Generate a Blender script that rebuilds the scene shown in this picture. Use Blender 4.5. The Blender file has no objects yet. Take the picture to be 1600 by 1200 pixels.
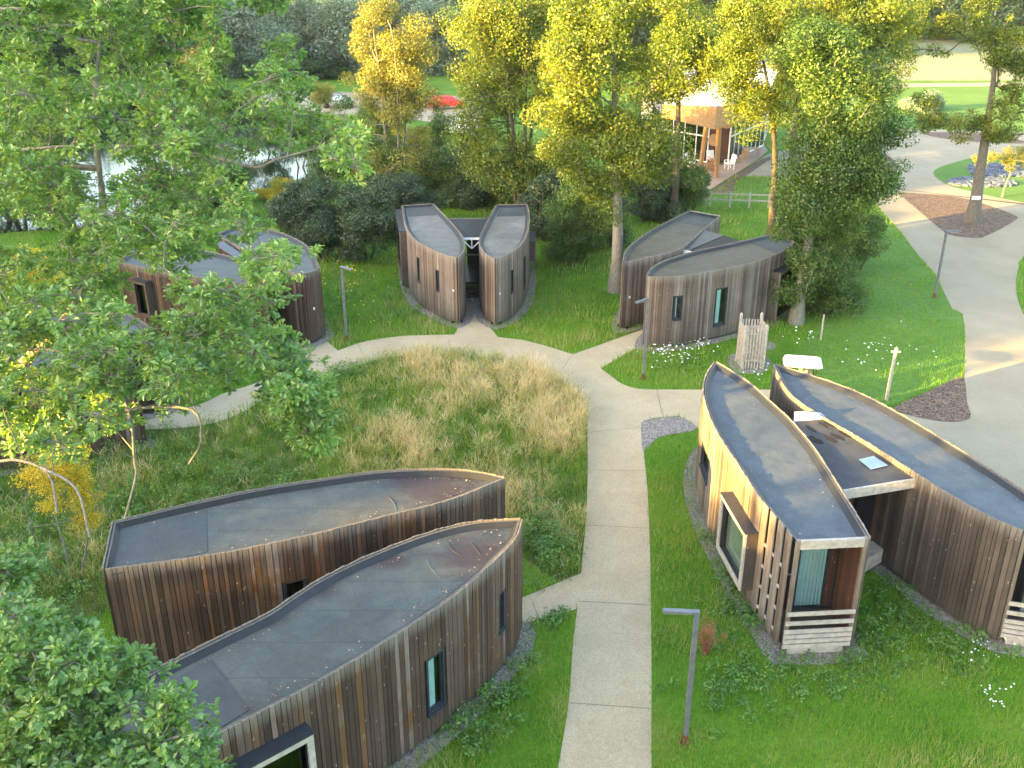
import bpy, bmesh, math, random
import numpy as np
from mathutils import Vector, Matrix
R = math.radians
SC = bpy.context.scene
COL = SC.collection
# ------------------------------------------------------------------ camera, sky, sun, exposure
FPX, PITCH, CAMH = 1500.0, R(23.5), 15.0
cd = bpy.data.cameras.new('camera'); cam = bpy.data.objects.new('camera', cd); COL.objects.link(cam)
cd.sensor_width = 36; cd.lens = 36 * FPX / 1600; cd.clip_end = 3000; cd.clip_start = 0.1
cam.location = (0, 0, CAMH); cam.rotation_euler = (R(90) - PITCH, 0, 0)
SC.camera = cam
SUN_EL, SUN_AZ = R(9.5), R(242)            # azimuth clockwise from +Y (the way the camera looks)
W = bpy.data.worlds.new('World'); SC.world = W; W.use_nodes = True
nt = W.node_tree; sky = nt.nodes.new('ShaderNodeTexSky'); sky.sky_type = 'NISHITA'; sky.sun_disc = False
sky.sun_elevation = SUN_EL; sky.sun_rotation = SUN_AZ; sky.air_density = 1.0; sky.dust_density = 3.0; sky.ozone_density = 0.6
bg = nt.nodes['Background']; bg.inputs[1].default_value = 0.15
nt.links.new(sky.outputs[0], bg.inputs[0])
TOSUN = Vector((math.sin(SUN_AZ) * math.cos(SUN_EL), math.cos(SUN_AZ) * math.cos(SUN_EL), math.sin(SUN_EL)))
sl = bpy.data.lights.new('sun', 'SUN'); sl.energy = 5.0; sl.angle = R(0.5); sl.color = (1.0, 0.62, 0.15)
so = bpy.data.objects.new('sun', sl); COL.objects.link(so); so.rotation_euler = TOSUN.to_track_quat('Z', 'Y').to_euler(); so.location = (-60, -30, 60)
SC.view_settings.view_transform = 'Standard'; SC.view_settings.look = 'None'; SC.view_settings.gamma = 1
SC.view_settings.exposure = 3.2
SC.render.engine = 'CYCLES'
SC.cycles.max_bounces = 6; SC.cycles.diffuse_bounces = 3; SC.cycles.glossy_bounces = 2; SC.cycles.transmission_bounces = 4
SC.cycles.transparent_max_bounces = 8; SC.cycles.sample_clamp_indirect = 6; SC.cycles.volume_bounces = 0
SC.cycles.use_denoising = True

# ------------------------------------------------------------------ helpers
def un(px, py, z=0.0):                     # photograph position (1600 wide) at height z -> world x, y
    vx = (px - 800) / FPX; vy = (600 - py) / FPX
    d = (vx, math.cos(PITCH) + vy * math.sin(PITCH), -math.sin(PITCH) + vy * math.cos(PITCH))
    t = (z - CAMH) / d[2]
    return Vector((d[0] * t, d[1] * t))
def ray(px, py, depth):                    # world point along the ray at an axial depth
    vx = (px - 800) / FPX; vy = (600 - py) / FPX
    return Vector((vx * depth, (math.cos(PITCH) + vy * math.sin(PITCH)) * depth, CAMH + (-math.sin(PITCH) + vy * math.cos(PITCH)) * depth))
def proj(x, y, z):
    zc = z - CAMH; dep = y * math.cos(PITCH) - zc * math.sin(PITCH); up = y * math.sin(PITCH) + zc * math.cos(PITCH)
    return 800 + FPX * x / dep, 600 - FPX * up / dep
def props(o, label=None, cat=None, group=None, kind=None):
    if label: o['label'] = label
    if cat: o['category'] = cat
    if group: o['group'] = group
    if kind: o['kind'] = kind
    return o
def thing(name, label, cat, loc=(0, 0, 0), rz=0, group=None):
    o = bpy.data.objects.new(name, None); COL.objects.link(o); o.location = loc; o.rotation_euler = (0, 0, rz)
    o.empty_display_size = 0.3
    return props(o, label, cat, group)
def link(name, me, parent=None):
    o = bpy.data.objects.new(name, me); COL.objects.link(o)
    if parent is not None: o.parent = parent
    return o
def copy_tree(o, parent=None):
    c = o.copy(); COL.objects.link(c)
    if parent is not None: c.parent = parent
    for ch in list(o.children): copy_tree(ch, c)
    return c
class MB:
    def __init__(s): s.v = []; s.f = []; s.t = []
    def add(s, vs, fs, tone=0.5):
        n = len(s.v); s.v += [tuple(v) for v in vs]
        for f in fs: s.f.append(tuple(i + n for i in f)); s.t.append(tone)
    def box(s, o, ax, ay, az, tone=0.5):   # origin + three edge vectors
        o = Vector(o); ax = Vector(ax); ay = Vector(ay); az = Vector(az)
        vs = [o, o + ax, o + ax + ay, o + ay, o + az, o + ax + az, o + ax + ay + az, o + ay + az]
        fs = [(0, 3, 2, 1), (4, 5, 6, 7), (0, 1, 5, 4), (1, 2, 6, 5), (2, 3, 7, 6), (3, 0, 4, 7)]
        if ax.cross(ay).dot(az) < 0: fs = [f[::-1] for f in fs]
        s.add(vs, fs, tone)
    def bx(s, x0, y0, z0, x1, y1, z1, tone=0.5): s.box((x0, y0, z0), (x1 - x0, 0, 0), (0, y1 - y0, 0), (0, 0, z1 - z0), tone)
    def tube(s, pts, rad, n=8, cap=True, tone=0.5):
        pts = [Vector(p) for p in pts]; vs = []; fs = []
        for i, p in enumerate(pts):
            d = (pts[min(i + 1, len(pts) - 1)] - pts[max(i - 1, 0)]).normalized()
            a = d.cross(Vector((0, 0, 1)) if abs(d.z) < 0.9 else Vector((1, 0, 0))).normalized(); b = d.cross(a)
            r = rad[i] if hasattr(rad, '__len__') else rad
            for k in range(n):
                t = 2 * math.pi * k / n; vs.append(p + a * (math.cos(t) * r) + b * (math.sin(t) * r))
        for i in range(len(pts) - 1):
            for k in range(n):
                k2 = (k + 1) % n; fs.append((i * n + k, i * n + k2, (i + 1) * n + k2, (i + 1) * n + k))
        if cap:
            fs.append(tuple(range(n))[::-1]); fs.append(tuple(range((len(pts) - 1) * n, len(pts) * n)))
        s.add(vs, fs, tone)
    def build(s, name, m, parent=None, smooth=False, bevel=0):
        me = bpy.data.meshes.new(name); me.from_pydata(s.v, [], s.f); me.materials.append(m)
        a = me.attributes.new('tone', 'FLOAT', 'FACE'); a.data.foreach_set('value', s.t)
        if smooth: me.polygons.foreach_set('use_smooth', [True] * len(me.polygons))
        me.update()
        o = link(name, me, parent)
        if bevel:
            b = o.modifiers.new('bevel', 'BEVEL'); b.width = bevel; b.segments = 2; b.limit_method = 'ANGLE'
        return o
def npmesh(name, V, k, mat, tone=None, parent=None):
    """V: (N*k,3) vertices, N faces of k vertices each; tone per face"""
    N = len(V) // k; me = bpy.data.meshes.new(name)
    me.vertices.add(len(V)); me.vertices.foreach_set('co', np.asarray(V, np.float32).ravel())
    me.loops.add(N * k); me.loops.foreach_set('vertex_index', np.arange(N * k, dtype=np.int32))
    me.polygons.add(N); me.polygons.foreach_set('loop_start', np.arange(0, N * k, k, dtype=np.int32))
    me.update(calc_edges=True)
    if tone is not None:
        a = me.attributes.new('tone', 'FLOAT', 'FACE'); a.data.foreach_set('value', np.asarray(tone, np.float32))
    me.materials.append(mat); me.update()
    return link(name, me, parent)
def catmull(P, n=6, closed=False):
    P = [Vector(p) for p in P]; out = []; m = len(P)
    rng = range(m) if closed else range(m - 1)
    for i in rng:
        p0 = P[(i - 1) % m] if closed or i > 0 else P[0] * 2 - P[1]
        p1 = P[i]; p2 = P[(i + 1) % m]
        p3 = P[(i + 2) % m] if closed or i + 2 < m else P[-1] * 2 - P[-2]
        for k in range(n):
            t = k / n
            out.append(0.5 * ((2 * p1) + (p2 - p0) * t + (2 * p0 - 5 * p1 + 4 * p2 - p3) * t * t + (3 * p1 - p0 - 3 * p2 + p3) * t ** 3))
    if not closed: out.append(P[-1])
    return out
def inside(poly, X, Y):
    r = np.zeros(X.shape, bool); n = len(poly)
    for i in range(n):
        x1, y1 = poly[i][0], poly[i][1]; x2, y2 = poly[(i + 1) % n][0], poly[(i + 1) % n][1]
        if y1 == y2: continue
        r ^= ((y1 > Y) != (y2 > Y)) & (X < (x2 - x1) * (Y - y1) / (y2 - y1) + x1)
    return r
def noise2(x, y, s, seed=0):               # cheap smooth value noise in 0..1
    x = x / s + seed * 13.7; y = y / s + seed * 7.3
    xi = np.floor(x).astype(np.int64); yi = np.floor(y).astype(np.int64); xf = x - xi; yf = y - yi
    def h(a, b):
        q = (a * 374761393 + b * 668265263 + seed * 1442695) & 0xffffffff
        q = ((q ^ (q >> 13)) * 1274126177) & 0xffffffff
        return ((q ^ (q >> 16)) & 0xffff) / 65535.0
    u = xf * xf * (3 - 2 * xf); v = yf * yf * (3 - 2 * yf)
    return (h(xi, yi) * (1 - u) + h(xi + 1, yi) * u) * (1 - v) + (h(xi, yi + 1) * (1 - u) + h(xi + 1, yi + 1) * u) * v

# ------------------------------------------------------------------ materials
def mat(name):
    m = bpy.data.materials.new(name); m.use_nodes = True; n = m.node_tree
    return m, n, n.nodes['Principled BSDF']
def nd(n, t, **k):
    x = n.nodes.new(t)
    for a, b in k.items(): setattr(x, a, b)
    return x
def ramp(n, stops, src):
    r = nd(n, 'ShaderNodeValToRGB'); e = r.color_ramp.elements
    while len(e) < len(stops): e.new(0.5)
    for i, (p, c) in enumerate(stops): e[i].position = p; e[i].color = (*c, 1)
    n.links.new(src, r.inputs[0]); return r.outputs[0]
def coords(n, scale=(1, 1, 1), world=False):
    mp = nd(n, 'ShaderNodeMapping'); mp.inputs['Scale'].default_value = scale
    if world: g = nd(n, 'ShaderNodeNewGeometry'); n.links.new(g.outputs['Position'], mp.inputs[0])
    else: g = nd(n, 'ShaderNodeTexCoord'); n.links.new(g.outputs['Object'], mp.inputs[0])
    return mp.outputs[0]
def noise(n, vec, scale, detail=3, rough=0.55):
    t = nd(n, 'ShaderNodeTexNoise'); t.inputs['Scale'].default_value = scale; t.inputs['Detail'].default_value = detail
    t.inputs['Roughness'].default_value = rough; n.links.new(vec, t.inputs['Vector']); return t.outputs[0]
def voro(n, vec, scale, out='Distance'):
    t = nd(n, 'ShaderNodeTexVoronoi'); t.inputs['Scale'].default_value = scale; n.links.new(vec, t.inputs['Vector']); return t.outputs[out]
def math_(n, op, a, b=None):
    x = nd(n, 'ShaderNodeMath', operation=op)
    for i, v in enumerate((a, b)):
        if v is None: continue
        if isinstance(v, (int, float)): x.inputs[i].default_value = v
        else: n.links.new(v, x.inputs[i])
    return x.outputs[0]
def mix(n, f, a, b, mode='MIX'):
    x = nd(n, 'ShaderNodeMixRGB', blend_type=mode)
    for i, v in enumerate((f, a, b)):
        if isinstance(v, (int, float)): x.inputs[i].default_value = v
        elif isinstance(v, tuple): x.inputs[i].default_value = (*v, 1)
        else: n.links.new(v, x.inputs[i])
    return x.outputs[0]
def bump(n, p, h, strength=0.3, dist=0.02):
    b = nd(n, 'ShaderNodeBump'); b.inputs['Strength'].default_value = strength; b.inputs['Distance'].default_value = dist
    n.links.new(h, b.inputs['Height']); n.links.new(b.outputs[0], p.inputs['Normal'])
def plain(name, c, rough=0.6, metal=0.0, var=0.15, sc=6):
    m, n, p = mat(name); v = coords(n); q = noise(n, v, sc, 4)
    lo = tuple(x * (1 - var) for x in c); hi = tuple(min(1, x * (1 + var)) for x in c)
    n.links.new(ramp(n, [(0.3, lo), (0.7, hi)], q), p.inputs['Base Color'])
    p.inputs['Roughness'].default_value = rough; p.inputs['Metallic'].default_value = metal
    return m
def attr(n, name='tone'):
    a = nd(n, 'ShaderNodeAttribute', attribute_name=name); return a.outputs['Fac']
def wood(name, stops, streak=0.5):
    m, n, p = mat(name); v = coords(n, (9, 9, 0.7)); q = noise(n, v, 3.0, 6, 0.65)
    v2 = coords(n, (1, 1, 1)); big = noise(n, v2, 0.7, 3)
    t = math_(n, 'ADD', attr(n), math_(n, 'MULTIPLY', math_(n, 'SUBTRACT', big, 0.5), 0.9))
    base = ramp(n, stops, t)
    c = mix(n, streak, base, ramp(n, [(0.25, (0.25, 0.23, 0.22)), (0.5, (0.9, 0.9, 0.9)), (0.75, (1.5, 1.45, 1.4))], q), 'MULTIPLY')
    kv = voro(n, coords(n, (1, 1, 0.55)), 5.5); kn = ramp(n, [(0.0, (1, 1, 1)), (0.085, (0.6, 0.6, 0.6)), (0.10, (0, 0, 0))], kv)
    c = mix(n, math_(n, 'MULTIPLY', kn, 0.75), c, (0.42, 0.37, 0.33))
    sz_ = nd(n, 'ShaderNodeSeparateXYZ'); n.links.new(coords(n), sz_.inputs[0])     # silvered top ends of the boards
    tp_ = math_(n, 'MULTIPLY', ramp(n, [(0.0, (0, 0, 0)), (1.0, (1, 1, 1))], math_(n, 'MULTIPLY', math_(n, 'SUBTRACT', math_(n, 'ADD', sz_.outputs[2], math_(n, 'MULTIPLY', q, 0.5)), 3.1), 2.6)), 0.55)
    c = mix(n, tp_, c, (0.30, 0.275, 0.25))
    gr_ = ramp(n, [(0.0, (1, 1, 1)), (1.0, (0, 0, 0))], math_(n, 'MULTIPLY', math_(n, 'SUBTRACT', sz_.outputs[2], math_(n, 'MULTIPLY', q, 0.5)), 2.2))
    c = mix(n, math_(n, 'MULTIPLY', gr_, 0.45), c, (0.05, 0.05, 0.032))             # green-black tint, stronger towards the ground
    wf = voro(n, coords(n, (7, 7, 1.6)), 3.0); fl_ = ramp(n, [(0.0, (1, 1, 1)), (0.10, (0.5,) * 3), (0.13, (0, 0, 0))], wf)
    c = mix(n, math_(n, 'MULTIPLY', fl_, 0.28), c, (0.42, 0.39, 0.36))
    n.links.new(c, p.inputs['Base Color']); p.inputs['Roughness'].default_value = 0.7
    bump(n, p, q, 0.4, 0.01); return m
M = {}
M['wood_brown'] = wood('brown_cladding', [(0.0, (0.035, 0.021, 0.016)), (0.4, (0.075, 0.043, 0.031)), (0.68, (0.11, 0.076, 0.058)), (0.88, (0.15, 0.066, 0.026)), (1.0, (0.20, 0.155, 0.13))])
M['wood_grey'] = wood('silvered_cladding', [(0.0, (0.09, 0.062, 0.052)), (0.4, (0.16, 0.12, 0.10)), (0.7, (0.215, 0.175, 0.152)), (1.0, (0.30, 0.255, 0.23))], 0.4)
M['wood_dark'] = wood('dark_weathered_cladding', [(0.0, (0.035, 0.028, 0.026)), (0.5, (0.073, 0.057, 0.05)), (1.0, (0.15, 0.122, 0.107))])
M['wood_red'] = wood('red_brown_boards', [(0.0, (0.05, 0.018, 0.012)), (0.6, (0.09, 0.035, 0.022)), (1.0, (0.14, 0.06, 0.04))], 0.35)
M['pale_wood'] = plain('pale_weathered_timber', (0.42, 0.38, 0.34), 0.7, 0, 0.25, 8)
M['orange_wood'] = plain('oiled_orange_timber', (0.46, 0.27, 0.14), 0.5, 0, 0.25, 8)
M['rooflight'] = plain('blue_grey_rooflight', (0.2, 0.3, 0.36), 0.4, 0, 0.2)
M['cream'] = plain('cream_painted_board', (0.5, 0.46, 0.38), 0.7)
M['anthracite'] = plain('anthracite_metal', (0.028, 0.034, 0.045), 0.4, 0.0, 0.2)
M['black'] = plain('black_paint', (0.012, 0.012, 0.016), 0.35)
M['white'] = plain('white_paint', (0.78, 0.8, 0.82), 0.4, 0, 0.05)
M['grey_metal'] = plain('grey_galvanised_metal', (0.17, 0.18, 0.21), 0.45, 0.3, 0.2)
M['steel'] = plain('brushed_steel', (0.6, 0.6, 0.6), 0.3, 0.9)
M['rust_dark'] = plain('dark_rust', (0.010, 0.005, 0.004), 0.9, 0, 0.6, 9)
M['rust'] = plain('rust_red_footing', (0.17, 0.06, 0.035), 0.8)
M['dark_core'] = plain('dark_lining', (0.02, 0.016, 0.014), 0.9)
M['stone_cap'] = plain('weathered_board_ends', (0.12, 0.115, 0.11), 0.8, 0, 0.3, 12)
ZT_ROOF = 3.07
def rs_(px, py, r): q = un(px, py, 3.07); return (q.x, q.y, r)
def roofmat(name, a, b, stain=(0.05, 0.035, 0.04), seam=True, spots=()):
    m, n, p = mat(name); v = coords(n)
    q = noise(n, v, 0.55, 5, 0.6); q2 = noise(n, v, 14, 3); c = ramp(n, [(0.3, a), (0.7, b)], q)
    c = mix(n, 0.35, c, ramp(n, [(0.3, (0.55, 0.55, 0.55)), (0.7, (1.35, 1.35, 1.35))], q2), 'MULTIPLY')
    c = mix(n, 0.6, c, ramp(n, [(0.35, (0.62, 0.62, 0.64)), (0.62, (1.25, 1.25, 1.22))], noise(n, coords(n, (1, 1, 1)), 1.6, 7, 0.7)), 'MULTIPLY')
    st = ramp(n, [(0.52, (0, 0, 0)), (0.66, (1, 1, 1))], noise(n, coords(n, (1, 1, 1)), 0.42, 6, 0.75))
    c = mix(n, math_(n, 'MULTIPLY', st, 0.72), c, stain)
    for (sx_, sy_, sr_) in spots:
        sm = nd(n, 'ShaderNodeVectorMath', operation='DISTANCE'); n.links.new(v, sm.inputs[0]); sm.inputs[1].default_value = (sx_, sy_, ZT_ROOF)
        dd_ = math_(n, 'ADD', math_(n, 'DIVIDE', sm.outputs['Value'], sr_), math_(n, 'MULTIPLY', math_(n, 'SUBTRACT', noise(n, v, 2.2, 7, 0.75), 0.5), 1.6))
        c = mix(n, math_(n, 'MULTIPLY', ramp(n, [(0.35, (1, 1, 1)), (1.0, (0, 0, 0))], dd_), 0.85), c, (0.035, 0.018, 0.02))
    if seam:
        sx = nd(n, 'ShaderNodeSeparateXYZ'); n.links.new(v, sx.inputs[0])
        wob = math_(n, 'MULTIPLY', noise(n, v, 1.5, 2), 0.10)
        ln = math_(n, 'FRACT', math_(n, 'ADD', sx.outputs[1], wob))
        s = math_(n, 'LESS_THAN', ln, 0.022)
        c = mix(n, math_(n, 'MULTIPLY', s, 0.55), c, tuple(x * 0.35 for x in a))
    n.links.new(c, p.inputs['Base Color'])
    n.links.new(ramp(n, [(0.3, (0.5,) * 3), (0.7, (0.72,) * 3)], q), p.inputs['Roughness'])
    bump(n, p, math_(n, 'ADD', noise(n, v, 2.2, 4), math_(n, 'MULTIPLY', q2, 0.2)), 0.5, 0.03); return m
M['roof_blue'] = roofmat('blue_grey_felt', (0.045, 0.054, 0.057), (0.095, 0.108, 0.108), (0.05, 0.045, 0.045), True, [rs_(690, 765, 1.3), rs_(745, 868, 1.1), rs_(640, 750, .7), rs_(420, 962, .5), rs_(500, 920, .5), rs_(610, 875, .5)])
M['roof_slate'] = roofmat('slate_blue_felt', (0.055, 0.07, 0.088), (0.085, 0.10, 0.12), (0.11, 0.125, 0.13), False)
M['roof_grey'] = roofmat('pale_grey_felt', (0.11, 0.112, 0.112), (0.18, 0.185, 0.18), (0.13, 0.115, 0.095))
M['roof_brown'] = roofmat('mossy_brown_felt', (0.075, 0.07, 0.06), (0.12, 0.112, 0.095), (0.06, 0.062, 0.042))
M['felt_dark'] = plain('dark_felt_upstand', (0.014, 0.016, 0.022), 0.55, 0, 0.25, 3)
M['roof_strip'] = roofmat('dark_lapped_felt', (0.035, 0.042, 0.052), (0.06, 0.07, 0.08), (0.06, 0.05, 0.045), False)
def corr(name, c):
    m, n, p = mat(name); v = coords(n)
    q = noise(n, v, 3, 4); n.links.new(ramp(n, [(0.3, tuple(x * .7 for x in c)), (0.7, tuple(x * 1.3 for x in c))], q), p.inputs['Base Color'])
    p.inputs['Roughness'].default_value = 0.45; return m
M['corr'] = corr('dark_corrugated_sheet', (0.055, 0.06, 0.075))
def glassmat(name, tint, refl=0.5):
    m, n, p = mat(name); out = n.nodes['Material Output']; n.nodes.remove(p)
    g = nd(n, 'ShaderNodeBsdfGlossy'); g.inputs['Roughness'].default_value = 0.03; g.inputs[0].default_value = (0.9, 0.95, 1, 1)
    t = nd(n, 'ShaderNodeBsdfTransparent'); t.inputs[0].default_value = (*tint, 1)
    lw = nd(n, 'ShaderNodeLayerWeight'); lw.inputs[0].default_value = 0.5
    fac = math_(n, 'ADD', math_(n, 'MULTIPLY', math_(n, 'POWER', lw.outputs['Facing'], 3.0), refl), 0.06)
    mx = nd(n, 'ShaderNodeMixShader'); n.links.new(fac, mx.inputs[0]); n.links.new(t.outputs[0], mx.inputs[1]); n.links.new(g.outputs[0], mx.inputs[2])
    n.links.new(mx.outputs[0], out.inputs[0]); return m
M['glass'] = glassmat('window_glass', (0.85, 0.9, 0.9), 0.3)
M['glass_dark'] = glassmat('dark_window_glass', (0.2, 0.24, 0.23), 0.5)
M['curtain'] = plain('pale_blue_curtain', (0.55, 0.74, 0.74), 0.9, 0, 0.06)
M['green_blind'] = plain('pale_green_blind', (0.32, 0.36, 0.26), 0.9, 0, 0.06)  # colour stands in for the sunny field reflected in the bay glass

def leafmat(name, stops, trans=0.4, gloss=0.05):
    m, n, p = mat(name); out = n.nodes['Material Output']; n.nodes.remove(p)
    c = ramp(n, stops, attr(n))
    d = nd(n, 'ShaderNodeBsdfDiffuse'); t = nd(n, 'ShaderNodeBsdfTranslucent'); g = nd(n, 'ShaderNodeBsdfGlossy'); g.inputs['Roughness'].default_value = 0.5
    n.links.new(c, d.inputs[0]); tc = mix(n, 1.0, c, (1.6, 1.3, 0.4), 'MULTIPLY'); n.links.new(tc, t.inputs[0])
    a = nd(n, 'ShaderNodeMixShader'); a.inputs[0].default_value = trans; n.links.new(d.outputs[0], a.inputs[1]); n.links.new(t.outputs[0], a.inputs[2])
    b = nd(n, 'ShaderNodeMixShader'); b.inputs[0].default_value = gloss; n.links.new(a.outputs[0], b.inputs[1]); n.links.new(g.outputs[0], b.inputs[2])
    n.links.new(b.outputs[0], out.inputs[0]); return m
M['leaf_oak'] = leafmat('oak_leaf', [(0, (0.06, 0.16, 0.045)), (0.5, (0.15, 0.32, 0.075)), (0.85, (0.28, 0.46, 0.13)), (1, (0.44, 0.50, 0.13))], 0.45, 0.08)
M['leaf_mid'] = leafmat('lime_leaf', [(0, (0.06, 0.11, 0.008)), (0.5, (0.125, 0.20, 0.012)), (1, (0.28, 0.30, 0.02))], 0.4)
M['leaf_ivy'] = leafmat('woodland_leaf', [(0, (0.03, 0.075, 0.012)), (0.5, (0.065, 0.145, 0.02)), (1, (0.15, 0.23, 0.03))], 0.35)
M['leaf_dark'] = leafmat('hedge_leaf', [(0, (0.02, 0.05, 0.025)), (0.5, (0.045, 0.09, 0.045)), (1, (0.09, 0.15, 0.06))], 0.25)
M['leaf_birch'] = leafmat('birch_leaf', [(0, (0.13, 0.17, 0.03)), (0.5, (0.24, 0.27, 0.05)), (1, (0.38, 0.36, 0.08))], 0.45)
M['leaf_willow'] = leafmat('willow_leaf', [(0, (0.09, 0.16, 0.12)), (0.5, (0.18, 0.27, 0.20)), (1, (0.32, 0.42, 0.34))], 0.25)
M['leaf_far'] = leafmat('far_wood_leaf', [(0, (0.03, 0.075, 0.028)), (0.5, (0.06, 0.13, 0.05)), (1, (0.11, 0.19, 0.075))], 0.25)
M['leaf_yellow'] = leafmat('yellow_leaf', [(0, (0.22, 0.28, 0.02)), (0.5, (0.55, 0.48, 0.02)), (1, (0.8, 0.62, 0.03))], 0.5)  # sunlight on the leaves is put into their colour as yellow
M['leaf_red'] = leafmat('dock_seed', [(0, (0.25, 0.09, 0.05)), (1, (0.42, 0.2, 0.11))], 0.3)
M['grass'] = leafmat('grass_blade', [(0, (0.055, 0.16, 0.010)), (0.35, (0.12, 0.30, 0.016)), (0.6, (0.21, 0.35, 0.03)), (0.78, (0.32, 0.33, 0.12)), (1.0, (0.58, 0.50, 0.33))], 0.35, 0.03)
M['tussock'] = leafmat('tussock_blade', [(0, (0.06, 0.14, 0.03)), (0.35, (0.14, 0.2, 0.06)), (0.6, (0.36, 0.38, 0.15)), (0.8, (0.54, 0.49, 0.27)), (1.0, (0.68, 0.58, 0.42))], 0.35, 0.03)
M['leaf_weed'] = leafmat('weed_leaf', [(0, (0.05, 0.13, 0.02)), (0.5, (0.10, 0.24, 0.035)), (1, (0.2, 0.34, 0.07))], 0.35)
M['petal'] = plain('white_petal', (0.8, 0.8, 0.78), 0.6)
M['petal_y'] = plain('yellow_petal', (0.75, 0.6, 0.03), 0.6)
def barkmat(name, a, b):
    m, n, p = mat(name); q = noise(n, coords(n, (6, 6, 1.2)), 3, 6, 0.7)
    n.links.new(ramp(n, [(0.3, a), (0.7, b)], q), p.inputs['Base Color']); p.inputs['Roughness'].default_value = 0.85
    bump(n, p, q, 0.6, 0.03); return m
M['bark'] = barkmat('bark', (0.07, 0.06, 0.05), (0.2, 0.18, 0.155))
M['bark_pale'] = barkmat('pale_lichen_bark', (0.10, 0.095, 0.08), (0.30, 0.28, 0.24))
M['bark_dark'] = barkmat('dark_bark', (0.04, 0.033, 0.027), (0.11, 0.09, 0.07))
def groundmat(name, stops, sc, stops2=None, sc2=30, b=0.4, f=0.5, detail=6):
    m, n, p = mat(name); v = coords(n, world=True)
    c = ramp(n, stops, noise(n, v, sc, detail, 0.65)); q2 = noise(n, v, sc2, 4, 0.6)
    if stops2: c = mix(n, f, c, ramp(n, stops2, q2), 'MULTIPLY')
    n.links.new(c, p.inputs['Base Color']); p.inputs['Roughness'].default_value = 0.9; p.inputs['Specular IOR Level'].default_value = 0.2
    bump(n, p, q2, b, 0.03); return m
M['ground'] = groundmat('grassy_ground', [(0.3, (0.06, 0.15, 0.012)), (0.5, (0.10, 0.21, 0.016)), (0.7, (0.17, 0.24, 0.04))], 0.35, [(0.3, (0.35, 0.38, 0.35)), (0.7, (1.3, 1.3, 1.2))], 9)
M['meadow'] = groundmat('meadow_floor', [(0.3, (0.05, 0.075, 0.02)), (0.55, (0.11, 0.13, 0.04)), (0.75, (0.2, 0.17, 0.09))], 0.4, [(0.3, (0.4, 0.4, 0.4)), (0.7, (1.3, 1.3, 1.2))], 12)
M['lawn'] = groundmat('mown_lawn', [(0.3, (0.075, 0.17, 0.022)), (0.7, (0.13, 0.235, 0.05))], 0.15, [(0.3, (0.55, 0.6, 0.55)), (0.7, (1.25, 1.2, 1.1))], 3)
M['field'] = groundmat('pale_hay_field', [(0.3, (0.19, 0.22, 0.12)), (0.7, (0.29, 0.30, 0.20))], 0.06, [(0.3, (0.6, 0.65, 0.6)), (0.7, (1.2, 1.2, 1.2))], 1.2, 0.4, 0.7)
M['path'] = groundmat('buff_concrete', [(0.3, (0.40, 0.325, 0.21)), (0.7, (0.50, 0.415, 0.28))], 0.5, [(0.35, (0.72, 0.72, 0.72)), (0.65, (1.15, 1.15, 1.15))], 26, 0.15, 0.7)
M['road'] = groundmat('grey_tarmac', [(0.3, (0.29, 0.25, 0.175)), (0.7, (0.37, 0.325, 0.24))], 0.3, [(0.35, (0.75, 0.75, 0.75)), (0.65, (1.15, 1.15, 1.15))], 22, 0.15, 0.6)
M['gravel'] = groundmat('grey_gravel', [(0.3, (0.17, 0.15, 0.14)), (0.7, (0.3, 0.27, 0.25))], 6, [(0.35, (0.35, 0.35, 0.38)), (0.6, (1.5, 1.5, 1.5))], 22, 1.0, 0.9)
M['chips'] = groundmat('bark_chippings', [(0.3, (0.085, 0.062, 0.045)), (0.7, (0.19, 0.14, 0.105))], 3, [(0.38, (0.3, 0.3, 0.3)), (0.58, (1.7, 1.6, 1.6))], 14, 1.0, 0.95)
M['deck'] = groundmat('terrace_boards', [(0.3, (0.36, 0.25, 0.19)), (0.7, (0.45, 0.33, 0.26))], 1, [(0.3, (0.85, 0.85, 0.85)), (0.7, (1.1, 1.1, 1.1))], 8, 0.1)
M['slate_rock'] = plain('blue_slate', (0.085, 0.11, 0.16), 0.7, 0, 0.6, 2)
def watermat():
    m, n, p = mat('pond_water'); p.inputs['Base Color'].default_value = (0.012, 0.02, 0.012, 1); p.inputs['Roughness'].default_value = 0.05
    p.inputs['IOR'].default_value = 1.5; p.inputs['Specular IOR Level'].default_value = 1.0
    bump(n, p, noise(n, coords(n, (1, 1, 1), True), 1.3, 3), 0.06, 0.05); return m
M['water'] = watermat()
# ------------------------------------------------------------------ the setting: ground sheets
def flat(name, poly, m, z=0.004, kind='structure', label=None):
    bm = bmesh.new(); vs = [bm.verts.new((p[0], p[1], z)) for p in poly]
    f = bm.faces.new(vs); bmesh.ops.recalc_face_normals(bm, faces=bm.faces)
    if f.normal.z < 0: f.normal_flip()
    bmesh.ops.triangulate(bm, faces=bm.faces)
    me = bpy.data.meshes.new(name); bm.to_mesh(me); bm.free(); me.materials.append(m)
    return props(link(name, me), label=label, kind=kind)
def upoly(pts, smooth=0, z=0.0):
    P = [un(x, y, z) for x, y in pts]
    return catmull(P, smooth, True) if smooth else P
def curve_px(pts, n=5): return catmull([un(x, y) for x, y in pts], n)
gp = [(-640, -150), (640, -150), (640, 690), (-640, 690)]
flat('ground', gp, M['ground'], 0.0)
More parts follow.
